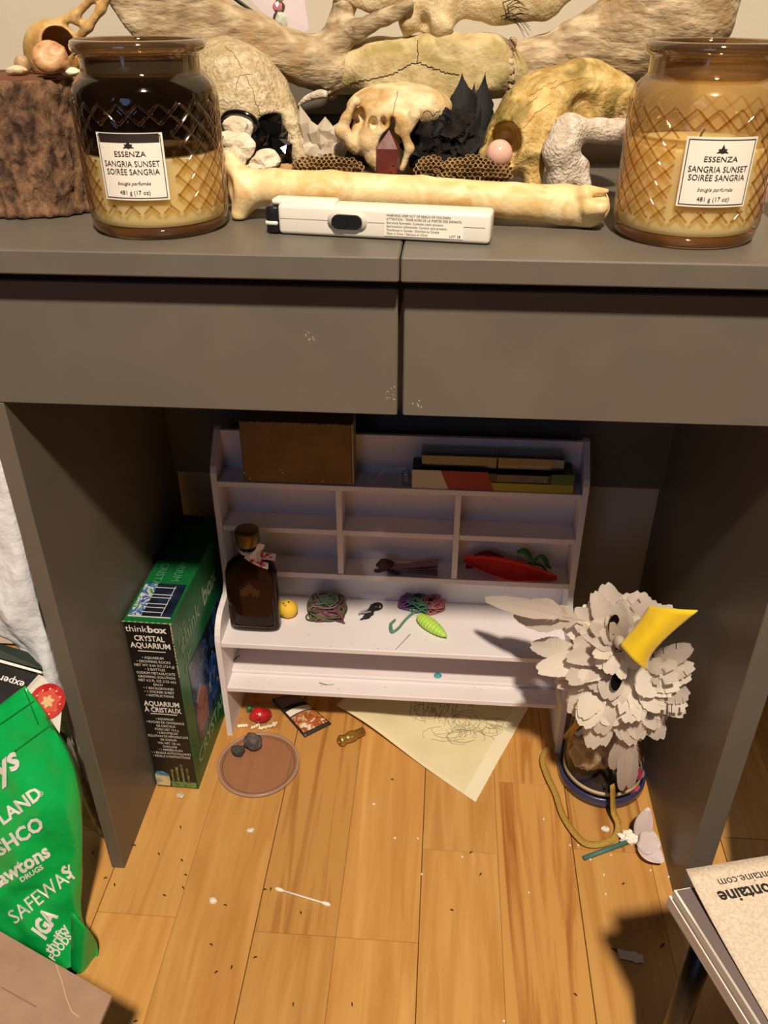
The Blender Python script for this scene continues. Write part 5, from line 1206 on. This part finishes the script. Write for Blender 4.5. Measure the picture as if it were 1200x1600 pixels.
# quartz cluster
qc = thing('quartz_cluster', (-.075, .19, ZT), 'translucent pale quartz crystal cluster beside the pale skull', 'crystal')
M_qz = mat('quartz', C(206, 190, 164), .25, C(228, 216, 198), 60, spec=.6, trans=.25, bump=.3)
Yq = .185
obj('matrix', rock(Wp(506, 236, Yq), (.0200, .014, .0190), 4, 3, .55, 2.2), M_qz, qc)
def crystal(b, t, r):
    d, s, w = axes(t - b, (0, -1, .3)); L = np.linalg.norm(t - b); V = []
    for h, rr in ((0, r), (L * .68, r * .9)):
        for k in range(6): V.append(b + d * h + rr * (math.cos(PI * k / 3) * s + math.sin(PI * k / 3) * w))
    V.append(b + d * L); F = [(k, (k + 1) % 6, 6 + (k + 1) % 6, 6 + k) for k in range(6)] + [(6 + k, 6 + (k + 1) % 6, 12) for k in range(6)] + [tuple(range(6))[::-1]]
    return V, F
for (x0, y0, x1, y1, w) in ((488, 240, 468, 164, 12), (500, 235, 482, 186, 13), (510, 230, 508, 182, 14), (520, 232, 528, 192, 12), (528, 240, 546, 210, 11), (480, 250, 462, 208, 10), (515, 250, 500, 205, 12), (505, 255, 532, 222, 12)):
    obj('crystal', crystal(Wp(x0, y0, Yq), Wp(x1, y1, Yq - .012), w * PM(1, Wp(x0, y0, Yq))), M_qz, qc)
p_ = Wp(497, 156, .28); tag(obj('white_tooth', tube([Wp(464, 166, .24), Wp(480, 154, .24), Wp(500, 147, .24), Wp(512, 148, .24)], [.0008, .0032, .0042, .003], 8, 14), M_bwhite, smooth=True), 'small white curved tooth above the quartz cluster', 'tooth')

# small skull in the centre with red stone
Ys = .178
ss = thing('deer_skull', (.0, .19, ZT), 'small cream skull facing forward in the centre of the desk', 'skull')
r_ = PM(1, Wp(615, 190, Ys))
def f_small(P):
    d = s_ell(P, Wp(624, 168, Ys + .022), (84 * r_, 58 * r_, 36 * r_))
    d = smin(d, s_ell(P, Wp(600, 176, Ys - .006), (48 * r_, 30 * r_, 20 * r_)), .008)
    d = smin(d, s_ell(P, Wp(576, 214, Ys - .006), (30 * r_, 24 * r_, 30 * r_)), .008)
    for pts, rs in (([(556, 160), (542, 184), (533, 206)], (8, 7, 10)), ([(540, 208), (552, 226), (556, 236)], (9, 9, 6)), ([(576, 196), (574, 222), (582, 246), (594, 268)], (12, 14, 10, 6)), ([(592, 190), (596, 202), (583, 226), (581, 250), (594, 270)], (7, 6, 6, 5, 4)), ([(628, 190), (630, 206), (640, 232), (628, 264)], (9, 7, 6, 4)), ([(606, 184), (603, 206)], (5, 3)), ([(617, 184), (619, 208)], (5, 3)), ([(648, 180), (640, 200)], (10, 6))):
        d = smin(d, s_chain(P, [Wp(x, y, Ys - .020) for x, y in pts], [q_ * r_ for q_ in rs]), .004)
    d = ssub(d, s_ell(P, Wp(608, 240, Ys - .014), (16 * r_, 40 * r_, 36 * r_)), .003)
    d = ssub(d, s_ell(P, Wp(561, 184, Ys - .020), (9 * r_, 30 * r_, 15 * r_)), .003)
    d = ssub(d, s_ell(P, Wp(582, 194, Ys - .026), (7 * r_, 26 * r_, 9 * r_)), .002)
    d = ssub(d, s_ell(P, Wp(612, 194, Ys - .030), (5 * r_, 30 * r_, 11 * r_)), .002)
    d = ssub(d, s_ell(P, Wp(598, 194, Ys - .030), (5 * r_, 30 * r_, 9 * r_)), .002)
    return d + .0004 * nz3(P, 300) + .0006 * nz3(P, 130, 1)
lo, hi = bnds([Wp(520, 110, Ys + .02), Wp(720, 110, Ys + .02), Wp(615, 275, Ys - .02)], .025); lo[2] = ZT; hi[1] = Ys + .05
sso = obj('cranium', sdf_mesh(f_small, lo, hi, .0016), bone('bone_cream', C(206, 180, 132), C(234, 216, 178), 90, .3, 320, stain=C(184, 150, 96)), ss, True); stt = bvh(sso)
crack(ss, stt, zig([(622, 142), (618, 160), (614, 180)], 14, .8, 8), .00022)
crack(ss, stt, zig([(660, 178), (668, 172), (676, 180), (688, 172)], 14, 1.5, 9), .00022)
js = thing('red_jasper', (.0, .15, ZT), 'dark red jasper point standing in the nose of small skull', 'stone')
b_ = Wp(606, 240, .150); b_[2] = ZT
JT = float(U(606, 203, Y=.150)[2])
hx = [(-.0080, -.006), (.0075, -.0065), (.0090, .004), (-.0006, .008), (-.0092, .003)]
V = [(b_[0] + x * 1.05, b_[1] + y, ZT) for x, y in hx] + [(b_[0] + x * 1.12, b_[1] + y, JT - .014) for x, y in hx] + [(b_[0] + .001, b_[1], JT)]
F = [tuple(range(5))[::-1]] + [(k, (k + 1) % 5, 5 + (k + 1) % 5, 5 + k) for k in range(5)] + [(5 + k, 5 + (k + 1) % 5, 10) for k in range(5)]
obj('point', (V, F), mat('jasper', C(124, 48, 34), .45, C(92, 34, 28), 70, bump=.15), js)
obj('dark_fleck', join(*[rock((b_[0] + dx, b_[1] - .0062, ZT + z), (.0018, .0006, .0012), i, 1) for i, (dx, z) in enumerate(((.003, .028), (-.003, .022), (.005, .033), (-.004, .017)))]), M_crack, js)

# black wing
bw = thing('black_wing', (.05, .19, ZT), 'black bird wing with tall pointed feathers beside the yellow skull', 'wing')
M_crow = mat('crow_black', C(26, 24, 23), .6, C(18, 16, 16), 60, spec=.15)
M_down = mat('crow_down', C(46, 41, 38), .9, C(28, 25, 24), 120, spec=.1)
for i, (bx, by, tx, ty, w) in enumerate(((722, 240, 722, 104, 26), (738, 240, 760, 104, 20), (730, 245, 742, 120, 18), (712, 240, 706, 140, 18), (748, 238, 770, 150, 14), (700, 240, 690, 176, 18))):
    fth(bw, bx, by, .190 - .002 * i, tx, ty, .215, w, 300 + i, M_crow, .2, .06, tip=1.0)
rd_ = random.Random(31)
for i in range(34):
    bx, by = rd_.uniform(655, 735), rd_.uniform(205, 255); a = math.radians(rd_.uniform(60, 190))
    L_ = rd_.uniform(28, 48); fth(bw, bx, by, .160 + .02 * rd_.random(), bx + L_ * math.cos(a), by - L_ * math.sin(a), .165 + .02 * rd_.random(), rd_.uniform(8, 15), 320 + i, M_down if i % 3 else M_crow, .5, .4, name='down_feather')
obj('wing_body', rock(Wp(690, 240, .180), (.034, .012, .022), 6, 3, .3), M_down, bw, True)

# wasp comb pieces
def comb(name, cx, cy, cz, rx, rz, rows_, lab, seed):
    t = thing(name, (cx, cy, ZT), lab, 'wasp nest'); M_c = mat('comb_' + name + str(seed), C(128, 100, 64), .9, C(172, 142, 98), 90, bump=.3)
    V, F = [], []; s = .0042; rd_ = random.Random(seed)
    for j in range(-rows_, rows_ + 1):
        for i in range(-int(rx / s) - 1, int(rx / s) + 2):
            x = (i + .5 * (j % 2)) * s; v = j * s * .866; e = (x / rx) ** 2 + (v / rz) ** 2
            if e > 1 or rd_.random() < .05: continue
            dome = math.sqrt(max(0, 1 - e)); n_ = A(x / rx * .5, -.75, .45 + v / rz * .5); n_ /= np.linalg.norm(n_)
            o_ = A(cx + x, cy - .012 * dome + .004, max(cz + v * .8 + .004 * dome, ZT + .003)); d, a_, b2 = axes(A(1, 0, 0), n_); b2 = n_; a2 = np.cross(b2, d)
            hgt = rd_.uniform(.0, .0025); base = len(V)
            for rr, h in ((s * .58, -.007), (s * .56, hgt), (s * .44, hgt), (s * .36, -.006)):
                for k in range(6):
                    an = PI * k / 3 + PI / 6; V.append(o_ + rr * (math.cos(an) * d + math.sin(an) * a2) + b2 * h)
            for q in range(3):
                for k in range(6): F.append((base + q * 6 + k, base + q * 6 + (k + 1) % 6, base + q * 6 + 6 + (k + 1) % 6, base + q * 6 + 6 + k))
            F.append([base + 18 + k for k in range(6)])
    obj('cells', (V, F), M_c, t); obj('paper_base', rock((cx, cy + .006, (cz + rz * .5 + ZT) / 2), (rx * .95, .010, (cz + rz * .5 - ZT) / 2), seed, 3, .15), M_c, t, True)
p_ = Wp(738, 268, .140); comb('wasp_comb', p_[0], p_[1], p_[2] - .002, .0330, .0150, 5, 'open-celled brown wasp comb in front of the black wing', 5)
p_ = Wp(684, 268, .142); comb('wasp_comb', p_[0] - .006, p_[1] + .004, p_[2] - .001, .0130, .0135, 4, 'smaller brown wasp comb chunk at the foot of black wing', 8)
p_ = Wp(512, 258, .150); comb('wasp_comb', p_[0], p_[1], p_[2] - .003, .0310, .0110, 4, 'low brown wasp comb in front of the quartz cluster', 11)

# yellow skull on the right
Yy = .195
ys = thing('yellow_skull', (.115, .2, ZT), 'yellowed skull holding a pink stone sphere beside the right candle', 'skull')
r_ = PM(1, Wp(860, 190, Yy))
def f_yel(P):
    d = s_chain(P, [Wp(792, 240, Yy - .03), Wp(812, 214, Yy - .022), Wp(846, 176, Yy - .008), Wp(905, 150, Yy + .01), Wp(945, 158, Yy + .02)], [32 * r_, 44 * r_, 50 * r_, 44 * r_, 42 * r_], .02)
    d = smin(d, s_chain(P, [Wp(930, 130, Yy + .01), Wp(968, 150, Yy + .005), Wp(975, 190, Yy + .01)], [24 * r_, 24 * r_, 20 * r_]), .012)
    d = smin(d, s_chain(P, [Wp(846, 196, Yy - .03), Wp(836, 240, Yy - .038), Wp(832, 288, Yy - .040)], [22 * r_, 17 * r_, 15 * r_]), .008)
    d = smin(d, s_chain(P, [Wp(772, 212, Yy - .04), Wp(756, 240, Yy - .046), Wp(748, 262, Yy - .046)], [5 * r_, 7 * r_, 6 * r_]), .006)
    d = ssub(d, s_ell(P, Wp(791, 229, Yy - .060), (26 * r_, 86 * r_, 33 * r_)), .002)
    d = ssub(d, s_ell(P, Wp(918, 172, Yy - .030), (26 * r_, 34 * r_, 26 * r_)), .006)
    return d + .0007 * nz3(P, 200) + .0008 * nz3(P, 80, 2)
lo, hi = bnds([Wp(735, 90, Yy), Wp(1005, 90, Yy), Wp(830, 300, Yy - .04)], .045); lo[2] = ZT
yso = obj('cranium', sdf_mesh(f_yel, lo, hi, .0020), M_byel, ys, True); yt_ = bvh(yso)
for i, q in enumerate(([(800, 190), (815, 172), (840, 150)], [(818, 200), (836, 178), (862, 160)], [(860, 140), (885, 128), (915, 122)], [(828, 150), (850, 135), (872, 126)])): crack(ys, yt_, zig(q, 14, 1.5, 40 + i), .00022, 'crack', mat('crack_olive_%d' % i, C(120, 96, 50), .9))
pr = .0112; p_ = Wp(780, 240, .146)
tag(obj('pink_sphere', rock(p_, pr, 1, 4, 0.0), mat('rose_quartz', C(226, 186, 168), .15, C(218, 172, 156), 20, coat=.5), smooth=True), 'polished pale pink stone sphere in yellow skull eye socket', 'sphere')

# grey-white vertebra
vt = thing('vertebra', (.17, .15, ZT), 'grey white vertebra bone leaning beside the right candle', 'bone')
Yv = .148; r_ = PM(1, Wp(900, 230, Yv))
def f_ver(P):
    d = s_chain(P, [Wp(886, 202, Yv), Wp(874, 235, Yv - .006), Wp(876, 278, Yv - .004)], [21 * r_, 22 * r_, 22 * r_], .01)
    d = smin(d, s_chain(P, [Wp(888, 206, Yv), Wp(930, 204, Yv + .006), Wp(985, 206, Yv + .012)], [18 * r_, 17 * r_, 20 * r_]), .012)
    d = smin(d, s_chain(P, [Wp(880, 240, Yv), Wp(902, 262, Yv), Wp(915, 290, Yv - .004)], [16 * r_, 16 * r_, 10 * r_]), .01)
    return d + .0009 * nz3(P, 260) + .0007 * nz3(P, 110, 4)
lo, hi = bnds([Wp(845, 175, Yv), Wp(1010, 175, Yv), Wp(880, 305, Yv)], .028); lo[2] = ZT
obj('bone_body', sdf_mesh(f_ver, lo, hi, .0016), M_bwhite, vt, True)

# long bone in front
lb = thing('long_bone', (.0, .085, ZT), 'long golden leg bone lying across the front of the desk', 'bone')
Yb_ = .086; r_ = PM(1, Wp(650, 305, Yb_))
def f_long(P):
    d = s_chain(P, [Wp(378, 294, .090), Wp(430, 293, .088), Wp(520, 296, .086), Wp(660, 303, .084), Wp(800, 314, .082), Wp(880, 320, .080), Wp(922, 324, .079)], [27 * r_, 27 * r_, 27 * r_, 26 * r_, 26 * r_, 29 * r_, 30 * r_], .004)
    d = smin(d, s_chain(P, [Wp(380, 290, .090), Wp(366, 262, .094), Wp(360, 246, .096)], [24 * r_, 14 * r_, 9 * r_]), .008)
    d = smin(d, s_chain(P, [Wp(384, 305, .088), Wp(374, 334, .084)], [24 * r_, 13 * r_]), .008)
    d = d + .0012 * np.clip(nz3(P, 420), 0, 1) * np.clip((P[:, 0] - .13) / .02, 0, 1)
    d = smin(d, s_cap(P, Wp(916, 304, .070), Wp(950, 298, .070), 15 * r_, 3 * r_), .004)
    d = smin(d, s_cap(P, Wp(922, 324, .066), Wp(938, 324, .062), 15 * r_, 12 * r_), .003)
    d = smin(d, s_cap(P, Wp(912, 338, .074), Wp(921, 353, .076), 9 * r_, 2.5 * r_), .005)
    d = ssub(d, s_ell(P, Wp(940, 310, .062), (16 * r_, 16 * r_, 4 * r_)), .002)
    d = ssub(d, s_ell(P, Wp(352, 296, .080), (12 * r_, 22 * r_, 24 * r_)), .008)
    return d + .0003 * nz3(P, 180)
lo, hi = bnds([Wp(350, 240, .09), Wp(960, 290, .07), Wp(900, 360, .08), Wp(370, 345, .09)], .022); lo[2] = ZT
obj('bone_body', sdf_mesh(f_long, lo, hi, .0018), M_bgold, lb, True)

# white slide lighter
wl_ = thing('slide_lighter', (-.02, .025, ZT), 'white plastic utility lighter with black slider in front of the long bone', 'lighter')
lo_a = U(424, 366, Z=ZT); lo_b = U(765, 384, Z=ZT); lx = lo_b - lo_a; LL = np.linalg.norm(lx); lx /= LL; ly = np.cross(A(0, 0, 1), lx); tl = .30
ly2 = ly * math.cos(tl) - A(0, 0, 1) * math.sin(tl) * 0; fz = A(0, 0, 1)
def lf(vf): return frame(vf, lo_a, lx, ly, fz)
M_wp = mat('white_plastic', C(228, 224, 214), .4)
H_ = .0225; D_ = .024
obj('shell', lf(box(.006, LL, 0, D_, .0005, H_, .003, 3)), M_wp, wl_, True)
obj('top_ridge', lf(box(.000, .050, .004, D_ - .004, H_ - .002, H_ + .0028, .002, 2)), M_wp, wl_, True)
obj('end_cap', lf(box(-.004, .0062, .0005, D_ - .0005, .0005, H_ - .002, .002, 2)), M_black, wl_, True)
obj('end_band', lf(box(-.0045, .0055, -.0002, D_, .0065, .0100, .001)), M_wp, wl_, True)
obj('seam', lf(box(.008, LL - .004, -.0002, .0004, .0122, .0126)), mat('seam_grey', C(150, 146, 140), .6), wl_)
def stadium(cx, cz, a, b, y0, y1, n=10):
    pl = [(cx + a + b * math.cos(t), cz + b * math.sin(t)) for t in np.linspace(-PI / 2, PI / 2, n)] + [(cx - a + b * math.cos(t), cz + b * math.sin(t)) for t in np.linspace(PI / 2, 3 * PI / 2, n)]
    return prism(pl, 1, y0, y1)
obj('slider_recess', lf(stadium(.0605, .0123, .0085, .0068, -.0008, .0004)), mat('recess_white', C(206, 202, 192), .5), wl_, True)
obj('slider_button', lf(join(stadium(.0605, .0123, .0065, .0052, -.0030, .0002), stadium(.0555, .0123, .002, .0042, -.0042, -.003))), M_black, wl_)
obj('warning_label', lf(box(.089, LL - .020, -.0004, .0002, .0035, .0200)), M_lab, wl_)
for i, s in enumerate(('WARNING: KEEP OUT OF REACH OF CHILDREN.', 'ATTENTION : TENIR HORS DE LA PORTÉE DES ENFANTS.', 'Extremely flammable. Contents under pressure.', 'Extrêmement inflammable. Contenu sous pression.', 'Distributed in Canada / Distribué au Canada', 'Made in China / Fabriqué en Chine')):
    put('lettering', s, .0024, lo_a + lx * .0905 + fz * (.0176 - .0026 * i) - ly * .0005, lx, fz, wl_, M_ink, 'LEFT', sx=.92)
put('lettering', 'LOT 28', .0026, lo_a + lx * (LL - .030) + fz * .0045 - ly * .0005, lx, fz, wl_, M_ink, 'LEFT')

# things against the wall behind the bones
dp = thing('dark_storage_box', (-.10, .365, ZT), 'dark grey storage box against the wall behind quartz cluster', 'box')
obj('body', box(-.165, -.012, .345, .396, ZT, .800, .001), M_dark, dp); obj('lid', box(-.167, -.010, .343, .397, .8001, .845, .0015), M_desk, dp)
tag(obj('black_rod', tube([Wp(362, -6, .322), Wp(455, 66, .322), Wp(555, 162, .340)], .0018, 8, 20), M_black), 'thin black rod leaning behind the left antler', 'rod')
hc = thing('hang_card', (-.15, .33, .87), 'pale lilac card with a hanging gem behind the left antler', 'card')
cc_ = [Wp(360, -30, .330), Wp(470, -40, .330), Wp(483, 46, .326), Wp(456, 64, .326)]
obj('card', slab(cc_, .0008)[:2], mat('lilac_card', C(214, 200, 206), .7), hc)
M_gem = mat('faceted_gem', C(226, 222, 206), .05, C(190, 200, 180), 160, spec=.8, coat=1)
g0 = Wp(440, 34, .318)
obj('gem', rock(g0, (.0065, .004, .0085), 3, 2, .25, 2.2), M_gem, hc)
obj('gem', rock(g0 + A(-.003, 0, .0125), (.0050, .0035, .0048), 5, 2, .25), mat('pink_gem', C(196, 120, 130), .1, coat=1), hc)
obj('gem', rock(g0 + A(-.001, 0, .0215), (.0055, .0035, .0052), 7, 2, .25), mat('green_gem', C(150, 170, 120), .1, coat=1), hc)
obj('chain', tube([g0 + A(0, .001, .03), g0 + A(.002, .003, .05)], .0006, 5), mat('silver', C(200, 198, 192), .3, metal=.8), hc)

# red patterned tin at the right edge
rt = thing('red_tin', (.325, .11, ZT), 'red and cream patterned tin at the right edge of desk', 'tin')
obj('body', lathe([(.0001, 0), (.030, 0), (.0310, .001), (.0310, .040), (.0001, .040)], 48, (.327, .115, ZT)), mat('red_cream_print', C(206, 52, 44), .35, C(240, 226, 200), 60, lo=.47, hi=.52), rt, True)
obj('lid', lathe([(.0001, .0402), (.0325, .0402), (.0325, .050), (.031, .052), (.0001, .052)], 48, (.327, .115, ZT)), mat('cream_tin', C(240, 230, 208), .35, C(200, 60, 50), 40, lo=.56, hi=.6), rt, True)
